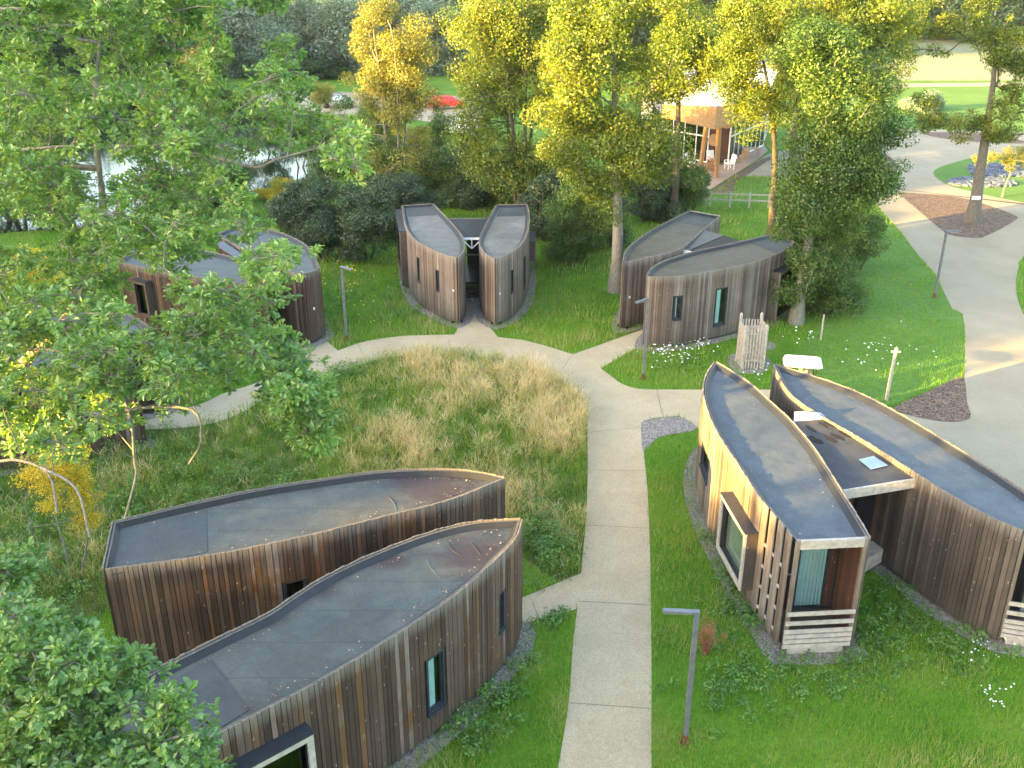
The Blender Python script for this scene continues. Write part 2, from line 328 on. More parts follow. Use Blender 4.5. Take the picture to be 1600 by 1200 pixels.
# ring path and its branches, one sheet
inner = curve_px([(210, 672), (280, 669), (336, 661), (381, 643), (413, 624), (444, 606), (507, 589), (560, 571), (600, 560), (650, 554), (710, 553), (765, 560), (820, 572), (870, 592), (902, 616), (916, 645), (918, 690), (918, 752), (915, 815), (908, 896)])
inner2 = curve_px([(902, 952), (895, 1008), (890, 1085), (882, 1140), (870, 1210), (845, 1330), (800, 1500)])
right = curve_px([(1040, 1500), (1022, 1300), (1018, 1200), (1018, 1050), (1017, 945), (1016, 875), (1013, 787), (1009, 735), (1005, 700), (1002, 661)])
s2 = curve_px([(939, 576), (955, 588), (972, 600), (1000, 608), (1060, 609)])
s3 = curve_px([(815, 531), (850, 540), (895, 554)], 3)
s4 = curve_px([(200, 645), (259, 643), (315, 631), (350, 615), (402, 598), (434, 577), (458, 568)])
s5 = curve_px([(528, 548), (570, 534), (622, 526), (664, 524), (710, 523)])
U = lambda *a: [un(*q) for q in a]
path_poly = (inner + U((814, 935), (770, 960), (770, 990), (814, 976)) + inner2 + right + U((1018, 654), (1035, 652), (1060, 650), (1080, 660), (1100, 680), (1150, 700), (1232, 700), (1232, 609), (1060, 609))[0:7]
             + U((1232, 609),) + s2[::-1] + U((965, 560), (1007, 537), (1060, 515), (1060, 495), (1007, 514)) + s3[::-1] + U((778, 527), (759, 504), (750, 465), (727, 465), (727, 490)) + s5[::-1]
             + U((504, 528), (470, 505), (420, 505), (441, 529)) + s4[::-1])
flat('path', path_poly, M['path'], 0.012)
road_r = curve_px([(1700, 300), (1640, 345), (1600, 399), (1591, 420), (1587, 448), (1593, 476), (1605, 500), (1650, 560), (1760, 640)])
road_l = curve_px([(1800, 900), (1600, 790), (1518, 720), (1440, 672), (1400, 650), (1411, 646), (1442, 654), (1488, 660), (1516, 654)][0:5], 3) + U((1411, 646), (1442, 654), (1488, 660), (1516, 654)) + curve_px([(1511, 630), (1507, 590), (1508, 525), (1504, 490)], 4) + U((1488, 483),) + curve_px([(1474, 455), (1460, 427), (1435, 399), (1411, 367), (1390, 343), (1372, 322), (1350, 300), (1310, 285), (1240, 278), (1150, 275)], 4)
plaza_top = curve_px([(1184, 251), (1210, 238), (1290, 222), (1360, 212), (1400, 203), (1480, 203), (1600, 206), (1900, 212)], 4)
lobe = curve_px([(1900, 262), (1700, 246), (1600, 241), (1560, 241), (1523, 246), (1491, 254), (1463, 264), (1460, 275), (1481, 289), (1516, 299), (1560, 309), (1600, 317), (1660, 330)], 4)
flat('road', road_l + plaza_top + lobe + road_r, M['road'], 0.008)
def bed(name, pts, m, z, sm=4): return flat(name, upoly(pts, sm), m, z)
island = [(1407, 304), (1425, 302), (1495, 308), (1547, 322), (1586, 337), (1588, 343), (1565, 357), (1540, 369), (1526, 372), (1484, 367), (1460, 350), (1435, 329)]
bed('bark_bed', island, M['chips'], 0.02)
bed2 = [(1397, 636), (1450, 612), (1495, 591), (1507, 594), (1511, 630), (1516, 652), (1488, 660), (1442, 654), (1411, 646)]
bed('bark_bed', bed2, M['chips'], 0.02, 3)
bed('bark_bed', [(1440, 208), (1480, 207), (1540, 210), (1598, 220), (1600, 224), (1560, 224), (1500, 220), (1460, 214)], M['chips'], 0.02)
bed('bark_bed', [(1340, 238), (1380, 240), (1397, 252), (1390, 264), (1350, 268), (1320, 262)], M['chips'], 0.02)
bed('bark_bed', [(1110, 299), (1190, 249), (1204, 249), (1150, 285), (1150, 297), (1135, 303)], M['chips'], 0.02, 2)
bed('gravel_patch', [(1003, 662), (1020, 655), (1060, 652), (1082, 662), (1086, 672), (1060, 678), (1030, 684), (1012, 700), (1004, 704)], M['gravel'], 0.02)
bed('gravel_patch', [(1135, 562), (1150, 551), (1172, 549), (1195, 555), (1206, 568), (1196, 580), (1170, 585), (1148, 580)], M['gravel'], 0.016)
bed('gravel_patch', [(1196, 537), (1205, 535), (1213, 540), (1208, 546), (1198, 546)], M['gravel'], 0.016)
mb = MB()
for a, b in [((918, 735), (1009, 736)), ((915, 821), (1014, 826)), ((903, 940), (1017, 946)), ((891, 1099), (1018, 1108)), ((917, 676), (1004, 668)), ((700, 530), (706, 553)), ((832, 940), (842, 968)), ((1026, 609), (1036, 651)), ((893, 556), (870, 590)), ((560, 538), (572, 566))]:
    p, q = un(*a), un(*b); d = (q - p).normalized() * 0.006; nrm = Vector((-d.y, d.x)) * 1.3
    mb.add([(p.x - nrm.x, p.y - nrm.y, .017), (q.x - nrm.x, q.y - nrm.y, .017), (q.x + nrm.x, q.y + nrm.y, .017), (p.x + nrm.x, p.y + nrm.y, .017)], [(0, 1, 2, 3)])
M['joint'] = plain('dark_joint', (0.13, 0.12, 0.1), 0.9)
props(mb.build('path_joint', M['joint']), kind='structure')
meadow_poly = inner + U((905, 930), (860, 900), (800, 860), (700, 830), (400, 900), (150, 960), (-60, 1000), (-200, 820), (60, 700), (200, 680))
flat('meadow_floor', meadow_poly, M['meadow'], 0.004)
flat('lawn', upoly([(1365, 330), (1411, 375), (1460, 435), (1505, 500), (1506, 560), (1495, 588), (1395, 632), (1300, 650), (1210, 625), (1240, 560), (1300, 480), (1330, 400)]), M['lawn'], 0.004)
flat('lawn', [p for p in lobe], M['lawn'], 0.004)
flat('lawn', U((1250, 203), (1900, 203), (1900, 160), (1250, 160)), M['lawn'], 0.004)
flat('lawn', U((1250, 159.5), (1900, 159.5), (1900, 137), (1600, 137), (1480, 136), (1420, 140), (1250, 145)), M['lawn'], 0.005)
flat('far_path', U((1350, 137), (1420, 136.5), (1600, 134), (1900, 134), (1900, 128), (1600, 129), (1350, 131)), M['road'], 0.016)
flat('field', U((1200, 126), (1900, 126), (3200, 55), (1000, 55)), M['field'], 0.008)
flat('verge', upoly([(1112, 300), (1150, 299), (1152, 286), (1165, 279), (1215, 279), (1215, 318), (1085, 318), (1085, 305)]), M['lawn'], 0.006)
water_poly = catmull(U((-900, 352), (-200, 372), (60, 360), (200, 348), (300, 330), (370, 306), (400, 297), (470, 286), (520, 277), (575, 262), (640, 246), (690, 232), (680, 208), (600, 200), (500, 196), (420, 176), (330, 168), (200, 162), (-300, 168), (-1400, 180)), 4, True)
flat('pond_water', water_poly, M['water'], 0.02)
flat('car_park', U((380, 150), (470, 142), (720, 150), (760, 170), (740, 215), (700, 195), (600, 180), (480, 178), (400, 170)), M['road'], 0.012)

# ------------------------------------------------------------------ timber lodges
ZT, ZB = 3.2, 0.15
class Side:
    """curved wall line from the tip to a cut corner; out = +1 when the outside is to the left of the walking direction"""
    def __init__(s, pts, centre):
        P = catmull(pts, 10); s.P = P; s.L = [0.0]
        for a, b in zip(P, P[1:]): s.L.append(s.L[-1] + (b - a).length)
        m = s.at(s.L[-1] / 2); t = s.tan(s.L[-1] / 2); n = Vector((-t.y, t.x))
        s.o = 1 if (m - centre).dot(n) > 0 else -1
    def at(s, d):
        d = max(0, min(d, s.L[-1]))
        for i in range(len(s.L) - 1):
            if s.L[i + 1] >= d:
                k = (d - s.L[i]) / max(1e-9, s.L[i + 1] - s.L[i]); return s.P[i].lerp(s.P[i + 1], k)
        return s.P[-1]
    def tan(s, d): return (s.at(d + .05) - s.at(d - .05)).normalized()
    def nrm(s, d): t = s.tan(d); return Vector((-t.y, t.x)) * s.o
    def hit(s, px, py):                    # wall position (distance, height) seen at a photograph position
        best = None; n = 300
        for i in range(n + 1):
            d = s.L[-1] * i / n; p = s.at(d)
            a = proj(p.x, p.y, 0.0); b = proj(p.x, p.y, ZT); k = (py - a[1]) / (b[1] - a[1])
            x = a[0] + (b[0] - a[0]) * k; e = abs(x - px) + (0 if -0.2 < k < 1.2 else 50)
            if best is None or e < best[0]:
                zc = k * ZT
                for _ in range(3):
                    q = proj(p.x, p.y, zc)[1]; q2 = proj(p.x, p.y, zc + .01)[1]; zc += (py - q) / (q2 - q) * .01
                best = (e, d, zc)
        return best[1], best[2]
def v3(p, z): return Vector((p.x, p.y, z))
def board_wall(mb, back, side, s0, s1, zt, zb, holes, rnd, wboard=0.115, gaps=()):
    s = s0
    while s < s1 - 0.03:
        w = min(wboard * rnd.uniform(0.75, 1.3), s1 - s); mid = s + w / 2; t = side.tan(mid); n = side.nrm(mid); p = side.at(s) + n * 0.02
        tone = min(1, max(0, rnd.gauss(0.46, 0.26))); off = n * rnd.uniform(0, 0.008)
        spans = [(zb + rnd.uniform(-.01, .01), zt + rnd.uniform(-0.012, 0.012))]
        for h0, h1, z0, z1 in holes:
            if mid > h0 and mid < h1:
                spans = [q for a, b in spans for q in ((a, min(b, z0)), (max(a, z1), b)) if q[1] - q[0] > 0.02]
        for a, b in spans:
            mb.box(v3(p + off, a), t.to_3d() * (w - 0.013), n.to_3d() * 0.032, (0, 0, b - a), tone)
        s += w
    # lining behind the boards
    n_ = int((s1 - s0) / 0.25) + 1; edges = sorted(set([s0 + (s1 - s0) * i / n_ for i in range(n_ + 1)] + [h for q in holes for h in q[:2] if s0 < h < s1]))
    for a, b in zip(edges, edges[1:]):
        m = (a + b) / 2; sp = [(zb + .03, zt - .03)]
        for h0, h1, z0, z1 in holes:
            if h0 < m < h1: sp = [q for x, y in sp for q in ((x, min(y, z0)), (max(x, z1), y)) if q[1] - q[0] > .01]
        pa = side.at(a); pb = side.at(b)
        for x, y in sp:
            o = (pb - pa).to_3d(); nn = side.nrm(m).to_3d()
            back.box(v3(pa, x) - nn * 0.06, o, nn * 0.072, (0, 0, y - x), .5)
def window(lodge, side, c0, c1, kind, mats, px=True):
    """c0 = (d0, z1) top end nearer the tip, c1 = (d1, z0); builds the parts and returns the hole"""
    d0, z1 = c0; d1, z0 = c1
    if d0 > d1: d0, d1 = d1, d0
    if z0 > z1: z0, z1 = z1, z0
    a = side.at(d0); b = side.at(d1); t = (b - a).normalized(); n = side.nrm((d0 + d1) / 2); n = (n - t * n.dot(t)).normalized(); w = (b - a).length; h = z1 - z0
    T = t.to_3d(); N = n.to_3d(); Z = Vector((0, 0, 1)); O = v3(a, z0)
    mid = side.at((d0 + d1) / 2); bow = max(0, (mid - a).dot(n))
    if kind == 'narrow':
        fr = MB(); f = .05; D = .10; y0 = -.04 + bow * .5; pr = .058 + bow
        o = O + N * (pr - D)
        fr.box(o, T * f, N * D, Z * h); fr.box(o + T * (w - f), T * f, N * D, Z * h)
        fr.box(o + T * f, T * (w - 2 * f), N * D, Z * f); fr.box(o + T * f + Z * (h - f), T * (w - 2 * f), N * D, Z * f)
        # inner sash
        o2 = o + T * f + Z * f - N * .01; g = .035; w2 = w - 2 * f; h2 = h - 2 * f
        fr.box(o2, T * g, N * .05, Z * h2); fr.box(o2 + T * (w2 - g), T * g, N * .05, Z * h2); fr.box(o2 + T * g, T * (w2 - 2 * g), N * .05, Z * g); fr.box(o2 + T * g + Z * (h2 - g), T * (w2 - 2 * g), N * .05, Z * g)
        W_ = fr.build('window', M['anthracite'], lodge)
        s = MB(); s.box(O + N * (pr - .02) - T * .01 - Z * .035, T * (w + .02), N * .06, Z * .05); s.build('sill', M['anthracite'], W_)
        g_ = MB(); g_.box(o2 + T * g * .5 + Z * g * .5 + N * .012, T * (w2 - g), N * .008, Z * (h2 - g)); g_.build('pane', mats.get('glass', M['glass']), W_)
        if mats.get('curtain'):
            c = MB(); k = 14; ww = w2 * mats['curtain']; vs = []; fs = []; co = o2 + N * .0 + (T * (w2 - ww) if mats.get('cside') else T * 0)
            for i in range(k + 1):
                q = co + T * (ww * i / k) + N * (.007 * math.sin(i * 2.1)); vs += [q + Z * .01, q + Z * (h2 - .01)]
            for i in range(k): fs.append((2 * i, 2 * i + 2, 2 * i + 3, 2 * i + 1))
            c.add(vs, fs); cu = c.build('curtain', M['curtain'], W_)
        return (d0, d1, z0, z1)
    # projecting bay window: pale timber box frame
    D = .34; f = .13; mw = mats.get('frame', M['pale_wood']); o = O + N * .03
    fr = MB(); o1 = o + N * (D - .05 + bow)
    fr.box(o1, T * f, N * .05, Z * h); fr.box(o1 + T * (w - f), T * f, N * .05, Z * h)
    fr.box(o1 + T * f, T * (w - 2 * f), N * .05, Z * f); fr.box(o1 + T * f + Z * (h - f), T * (w - 2 * f), N * .05, Z * f)
    B = fr.build('bay_window', mw, lodge)
    sd = MB(); e = .04
    sd.box(o + T * .004, T * e, N * (D - .052 + bow), Z * (h - .004)); sd.box(o + T * (w - e - .004), T * e, N * (D - .052 + bow), Z * (h - .004))
    sd.box(o + T * (e + .006), T * (w - 2 * e - .012), N * (D - .052 + bow), Z * e)
    sd.box(o + T * (e + .006) + Z * (h - e - .01), T * (w - 2 * e - .012), N * (D - .052 + bow), Z * e); sd.build('bay_reveal', mats.get('reveal', M['wood_dark']), B)
    tp = MB(); tp.box(o - T * .02 + Z * h, T * (w + .04), N * (D + .02 + bow), Z * .03); tp.build('flashing', M['anthracite'], B)
    wf = MB(); oo = o + T * e + Z * e + N * (.13 + bow * .5); w2 = w - 2 * e; h2 = h - 2 * e; g = .06
    wf.box(oo, T * g, N * .05, Z * h2); wf.box(oo + T * (w2 - g), T * g, N * .05, Z * h2); wf.box(oo + T * g, T * (w2 - 2 * g), N * .05, Z * g); wf.box(oo + T * g + Z * (h2 - g), T * (w2 - 2 * g), N * .05, Z * g)
    wf.build('sash', M['anthracite'], B)
    p = MB(); p.box(oo + T * g + Z * g + N * .02, T * (w2 - 2 * g), N * .008, Z * (h2 - 2 * g)); p.build('pane', mats.get('glass', M['glass']), B)
    if mats.get('blind'):  # added panel behind the pane, painted as its reflection
        c = MB(); c.box(oo + T * g - N * .02 + Z * g, T * (w2 - 2 * g), N * .01, Z * (h2 - 2 * g)); c.build('blind', mats['blind'], B)
    return (d0, d1, z0, z1)
def wing(lodge, px, tip, cuts, wm, rm, seed, wins=(), trellis=None, end='solid', capm=None):
    """px: photograph outline of the wall top; cuts = indices of the two end corners; wins: (side 0|1, corner a, corner b, kind, opts)"""
    rnd = random.Random(seed); P = [un(x, y, ZT) for x, y in px]; i, j = cuts; n = len(P)
    A = P[:i + 1]; B = [P[0]] + P[j:][::-1]
    c = sum(P, Vector((0, 0))) / n
    SA, SB = Side(A, c), Side(B, c); S = (SA, SB); holes = [[], []]
    for sd, ca, cb, kind, opt in wins:
        a = S[sd].hit(*ca) if not opt.get('abs') else ca; b = S[sd].hit(*cb) if not opt.get('abs') else cb
        holes[sd].append(window(lodge, S[sd], a, b, kind, opt))
    wall = MB(); core = MB()
    for k in (0, 1):
        s1 = S[k].L[-1] - (trellis[1] if trellis and trellis[0] == k else 0)
        board_wall(wall, core, S[k], 0.0, s1, ZT, ZB, holes[k], rnd)
    ca, cb = SA.P[-1], SB.P[-1]
    if end == 'solid':
        e = Side([ca, ca.lerp(cb, .33), ca.lerp(cb, .66), cb], c); board_wall(wall, core, e, 0.0, e.L[-1], ZT, ZB, [], rnd)
    elif end == 'cream':
        t = (cb - ca); wl = MB(); nn = Side([ca, ca.lerp(cb, .5), cb], c).nrm(.5).to_3d(); wl.box(v3(ca, ZB), t.to_3d(), nn * .05, (0, 0, ZT - ZB)); wl.build('end_wall', M['cream'], lodge)
    w = wall.build('wall', wm, lodge); core.build('wall_lining', M['dark_core'], w)
    # plinth in the shadow gap
    ring = SA.P + [ca.lerp(cb, .5)] + SB.P[::-1][:-1]
    def inset(d):
        out = []; m = len(ring)
        for q in range(m):
            a_, b_, c_ = ring[(q - 1) % m], ring[q], ring[(q + 1) % m]
            n1 = (b_ - a_); n2 = (c_ - b_); n1 = Vector((-n1.y, n1.x)).normalized() if n1.length > 1e-6 else Vector((0, 0)); n2 = Vector((-n2.y, n2.x)).normalized() if n2.length > 1e-6 else n1
            nn = (n1 + n2); nn = nn.normalized() if nn.length > 1e-6 else n1
            out.append(b_ + nn * d * sgn)
        return out
    area = sum(a.x * b.y - b.x * a.y for a, b in zip(ring, ring[1:] + ring[:1])); sgn = 1 if area > 0 else -1
    def prism(name, pts, z0, z1, m, par):
        mbp = MB(); k = len(pts); vs = [(p.x, p.y, z0) for p in pts] + [(p.x, p.y, z1) for p in pts]
        fs = []; nA = len(SA.P); ia = list(range(nA)); ib = [0] + list(range(nA + 1, k))[::-1]; i_ = j_ = 0
        while i_ < len(ia) - 1 or j_ < len(ib) - 1:      # zip the two curved sides into even triangles
            if j_ == len(ib) - 1 or (i_ < len(ia) - 1 and i_ / len(ia) <= j_ / len(ib)): tri = (ia[i_], ia[i_ + 1], ib[j_]); i_ += 1
            else: tri = (ia[i_], ib[j_ + 1], ib[j_]); j_ += 1
            if len(set(tri)) == 3: fs.append(tuple(q + k for q in (tri if sgn > 0 else tri[::-1])))
        tri = (ia[-1], nA, ib[-1]); fs.append(tuple(q + k for q in (tri if sgn > 0 else tri[::-1])))
        for q in range(k):
            f = (q, (q + 1) % k, k + (q + 1) % k, k + q); fs.append(f if sgn > 0 else f[::-1])
        mbp.add(vs, fs); return mbp.build(name, m, par)
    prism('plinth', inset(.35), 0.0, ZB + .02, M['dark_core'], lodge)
    fl = prism('floor', inset(.07), ZB + .021, ZB + .12, M['wood_dark'], lodge)
    rf = prism('roof', inset(.10), ZT - .24, ZT - .13, rm, lodge)
    # felt upstand and the cap of the parapet
    up = MB(); o0 = inset(.0); o1 = inset(.05); o2 = inset(.065); o3 = inset(.17); m = len(ring); cp = MB()
    for q in range(m):
        r = (q + 1) % m
        up.add([v3(o1[q], ZT - .028), v3(o1[r], ZT - .028), v3(o2[r], ZT - .034), v3(o2[q], ZT - .034), v3(o3[q], ZT - .126), v3(o3[r], ZT - .126)], [(0, 1, 2, 3), (3, 2, 5, 4)] if sgn > 0 else [(3, 2, 1, 0), (4, 5, 2, 3)])
        cp.add([v3(o0[q], ZT - .026), v3(o0[r], ZT - .026), v3(o1[r], ZT - .026), v3(o1[q], ZT - .026)], [(0, 1, 2, 3)] if sgn > 0 else [(3, 2, 1, 0)])
    up.build('upstand', M['felt_dark'], rf); cp.build('parapet_cap', capm or M['stone_cap'], rf)
    # darker felt strip at the open end of the roof
    ax = (SA.at(SA.L[-1]) - SA.at(SA.L[-1] - 2.1)); bx_ = (SB.at(SB.L[-1]) - SB.at(SB.L[-1] - 2.1))
    a0 = SA.at(SA.L[-1] - 2.1).lerp(SB.at(SB.L[-1] - 2.1), .12); b0 = SA.at(SA.L[-1] - 2.1).lerp(SB.at(SB.L[-1] - 2.1), .88); a1 = ca.lerp(cb, .12) - ax * .06; b1 = ca.lerp(cb, .88) - bx_ * .06
    st = MB(); st.box(v3(a0, ZT - .128), (b0 - a0).to_3d(), (a1 - a0).to_3d(), (0, 0, .008)); (st.build('felt_strip', M['roof_strip'], rf) if rm is not M['roof_slate'] else None)
    # a little gravel margin on the ground
    g = flat('gravel_margin', inset(-.42), M['gravel'], 0.022 + seed * 0.0004)
    return SA, SB, c, ring, inset(-.1)
def link_roof(lodge, px, z=2.95, zdrop=0.0, thick=.1, m=None, ribs=True):
    P = [un(x, y, z) for x, y in px]             # back-left, back-right, front-right, front-left
    zz = [z - .0, z - .0, z - zdrop, z - zdrop]; s = MB(); N = 36 if ribs else 1; bl, br, fr, fl = P
    for i in range(N):
        for k, (u0, u1, h) in enumerate(((i / N, (i + .5) / N, .025), ((i + .5) / N, (i + 1) / N, 0))):
            a, b = bl.lerp(br, u0), bl.lerp(br, u1); c, d = fl.lerp(fr, u1), fl.lerp(fr, u0)
            s.add([v3(a, z), v3(b, z), v3(c, z - zdrop), v3(d, z - zdrop)] + [v3(a, z + h), v3(b, z + h), v3(c, z + h - zdrop), v3(d, z + h - zdrop)], [(4, 5, 6, 7), (0, 3, 2, 1), (0, 1, 5, 4), (1, 2, 6, 5), (2, 3, 7, 6), (3, 0, 4, 7)])
    o = s.build('link_roof', m or M['corr'], lodge); return o, P
def lodge(label, loc_px):
    c = un(*loc_px); return thing('timber_lodge', label, 'lodge', (0, 0, 0), 0, 'timber lodges around the meadow')
def quadwall(lodge_, a, b, z0, z1, m, name, th=.08):
    t = (b - a); n = Vector((-t.y, t.x)).normalized() * th; mb = MB(); k = max(1, int(t.length / .14)); rnd = random.Random(7)
    for i in range(k):
        p = a.lerp(b, i / k); mb.box(v3(p, z0), t.to_3d() / k * .93, n.to_3d(), (0, 0, z1 - z0), min(1, max(0, rnd.gauss(.5, .2))))
    return mb.build(name, m, lodge_)
wing_rings = []
# --- nearest lodge, lower left
L1 = lodge('nearest timber lodge, lower left, with brown clad walls and wet looking dark felt roofs', (500, 900))
r = wing(L1, [(787, 746), (745, 737), (690, 733), (600, 736), (500, 749), (400, 765), (300, 786), (178, 815), (163, 888), (330, 865), (480, 835), (600, 805), (700, 780)], 0, (7, 8), M['wood_brown'], M['roof_blue'], 1,
     [(1, (442, 909), (481, 940), 'narrow', {'glass': M['glass_dark']})]); wing_rings.append(r)
r = wing(L1, [(813, 811), (745, 815), (675, 831), (587, 864), (500, 906), (420, 958), (350, 993), (231, 1053), (157, 1102), (215, 1215), (280, 1173), (360, 1133), (462, 1081), (560, 1025), (605, 997), (675, 952), (727, 913), (766, 878), (801, 842)], 0, (8, 9), M['wood_brown'], M['roof_blue'], 2,
     [(1, (785, 918), (776, 988), 'narrow', {'curtain': 0.5}), (1, (691, 1010), (666, 1118), 'narrow', {'curtain': 0.62, 'cside': 1}), (1, (472, 1128), (350, 1330), 'bay', {'blind': None, 'glass': M['glass_dark']})]); wing_rings.append(r)
# --- right-hand lodge
L2 = lodge('right hand timber lodge with slate blue roofs, an open loggia and ribbed link roof', (1300, 900))
RL1 = [(1118, 565), (1105, 586), (1101, 612), (1110, 647), (1127, 682), (1155, 724), (1190, 777), (1222, 815), (1246, 845), (1358, 840), (1337, 805), (1313, 766), (1271, 700), (1236, 658), (1204, 628), (1173, 600), (1145, 581)]
r = wing(L2, RL1, 0, (8, 9), M['wood_grey'], M['roof_slate'], 3,
     [(0, (1100.5, 688), (1108, 757), 'narrow', {'glass': M['glass_dark']}), (0, (1149, 770), (1178, 922), 'bay', {'blind': M['green_blind'], 'glass': M['glass']})], trellis=(0, 1.75), end='open'); wing_rings.append(r); RA, RB = r[0], r[1]
r = wing(L2, [(1211, 569), (1267, 586), (1337, 611), (1407, 647), (1477, 689), (1547, 733), (1600, 768), (1708, 842), (1601, 828), (1547, 805), (1495, 777), (1444, 745), (1370, 698), (1310, 663), (1285, 649), (1250, 626), (1229, 605)], 0, (7, 8), M['wood_dark'], M['roof_slate'], 4,
     [], end='open', trellis=(0, 1.75)); wing_rings.append(r); QA, QB = r[0], r[1]
def loggia(lodge_, SA, SB, trel, seed, wm):
    """open end of a wing: posts, header, slatted side, glazed inner wall, deck, rails. SA carries the slatted side"""
    a, b = SA.P[-1], SB.P[-1]; t = (b - a); w = t.length; t = t.normalized(); inn = (SA.at(SA.L[-1] - 1.6) + SB.at(SB.L[-1] - 1.6)) / 2 - (a + b) / 2
    n = Vector((-t.y, t.x)); n = n if n.dot(inn) > 0 else -n; T = t.to_3d(); N = n.to_3d(); Z = Vector((0, 0, 1)); A = a
    fr = MB(); pw = .09
    fr.box(v3(A, ZB), T * pw, N * pw, Z * (ZT - ZB - .01)); fr.box(v3(b, ZB) - T * pw, T * pw, N * pw, Z * (ZT - ZB - .01))
    fr.build('corner_post', M['wood_grey'], lodge_)
    h = MB(); h.box(v3(A, ZT - .24) + T * pw - N * .012, T * (w - 2 * pw), N * .08, Z * .225); h.build('header_beam', M['pale_wood'], lodge_)
    rl = MB(); z = ZB - .02
    for k, (z0, hh) in enumerate(((.10, .10), (.24, .10), (.38, .10), (.52, .10), (.76, .10), (1.02, .10))):
        rl.box(v3(A, z + z0) - N * .045 - T * .02, T * (w - .02), N * .04, Z * hh)
    rl.build('railing', M['pale_wood'], lodge_)
    bb = MB(); bb.box(v3(A, ZB - .12) + T * .12, T * (w - .3), N * .05, Z * .18); bb.build('base_board', M['pale_wood'], lodge_)
    # slatted side
    sl = MB(); cl = MB(); rnd = random.Random(seed); L = SA.L[-1]; s = L - trel
    sp = [0.0, .42, .84, 1.26]
    for q in sp:
        m0 = s + q; p = SA.at(m0); tt = SA.tan(m0 + .1).to_3d(); nn = SA.nrm(m0 + .1).to_3d()
        for e in (0, .15):
            sl.box(v3(p, ZB) + tt * e + nn * .02, tt * .14, nn * .028, Z * (ZT - ZB), rnd.uniform(.3, .9))
        if q: 
            for zk in (.35, .95, 1.55, 2.15): cl = MB(); cl.box(v3(p, zk) - tt * .128 + nn * .004, tt * .126, nn * .036, Z * .07); cl.build('screen_batten', M['pale_wood'], lodge_)
    top = SA.at(s); sl.build('slatted_screen', wm, lodge_)
    # glazed wall set back
    bk = 1.35; c0 = SA.at(L - bk) ; c1 = SB.at(SB.L[-1] - bk); tb = (c1 - c0); wb = tb.length; TB = tb.normalized().to_3d(); O = v3(c0, ZB + .12) + TB * .08; wb -= .16; hh = ZT - ZB - .4
    g = MB()
    for x0, x1 in ((0, .05), (wb * .42, wb * .42 + .05), (wb * .84, wb * .84 + .05), (wb - .05, wb)): g.box(O + TB * x0, TB * (x1 - x0), N * .06, Z * hh)
    g.box(O + TB * .05, TB * (wb - .1), N * .055, Z * .05); g.box(O + TB * .05 + Z * (hh - .05), TB * (wb - .1), N * .055, Z * .05)
    G = g.build('glazed_screen', M['anthracite'], lodge_)
    p = MB(); p.box(O + TB * (wb * .42 + .05) + N * .02 + Z * .05, TB * (wb * .42 - .05), N * .008, Z * (hh - .1)); p.build('pane', M['glass'], G)
    c = MB(); k = 22; vs = []; fs = []
    for i in range(k + 1):
        q = O + TB * (wb * .44 + wb * .40 * i / k) + N * (.1 + .02 * math.sin(i * 2.2)); vs += [q + Z * .06, q + Z * (hh - .04)]
    for i in range(k): fs.append((2 * i, 2 * i + 2, 2 * i + 3, 2 * i + 1))
    c.add(vs, fs); c.build('curtain', M['curtain'], G)
    d = MB(); d.box(O + TB * .052 + N * .015 + Z * .055, TB * (wb * .42 - .056), N * .04, Z * (hh - .11)); D = d.build('door', M['black'], lodge_)
    q = O + TB * (wb * .42 - .12) + Z * 1.0; e = MB(); e.box(q - N * .02, TB * .05, N * .03, Z * .2); e.box(q - N * .06 + Z * .1, -TB * .12, N * .02, Z * .025); e.box(q - N * .055 + Z * .1, TB * .03, N * .05, Z * .025); e.build('handle', M['steel'], D)
    pn = MB(); kk = 5
    for i in range(kk): pn.box(O + TB * (wb * .84 + .052 + (wb * .16 - .105) * i / kk) + N * .015 + Z * .055, TB * ((wb * .16 - .105) / kk - .008), N * .03, Z * (hh - .11), rnd.uniform(.2, .8))
    pn.build('timber_panel', M['wood_red'], lodge_)
    lr = MB(); Lb = SB.L[-1]
    for i in range(11):                      # boards lining the inner side of the far wall
        d0 = Lb - .13 - .115 * i; p0 = SB.at(d0); tt = SB.tan(d0).to_3d(); nn = SB.nrm(d0).to_3d(); lr.box(v3(p0, ZB + .13) - nn * .09, -tt * .108, nn * .02, Z * (ZT - ZB - .42), rnd.uniform(.2, .9))
    lr.build('wall_panelling', M['wood_red'], lodge_)
    return A, T, N, w
lA, lT, lN, lw = loggia(L2, RA, RB, 1.75, 5, M['wood_grey'])
loggia(L2, QA, QB, 1.75, 6, M['wood_grey'])
lk, P = link_roof(L2, [(1240, 660), (1295, 655), (1446, 741), (1315, 762)], ZT - .10, .10)
f = MB(); d = P[2] - P[3]; f.box(v3(P[3], ZT - .42), d.to_3d(), (Vector((d.y, -d.x)).normalized() * .06).to_3d(), (0, 0, .26)); f.build('fascia', M['pale_wood'], lk)
f = MB(); pk = P[0].lerp(P[1], .3); f.add([v3(P[0], ZT - .1), v3(P[1], ZT - .1), v3(pk, ZT + .22), v3(P[0].lerp(P[1], .15) + Vector((0, .5)), ZT - .02), v3(P[1] + Vector((-.15, .35)), ZT - .06)], [(0, 1, 2), (0, 2, 3), (1, 4, 2), (2, 4, 3)]); f.build('gable_flashing', M['white'], lk)
def inlink(u, v): return P[0].lerp(P[1], u).lerp(P[3].lerp(P[2], u), v)
rnd = random.Random(3)
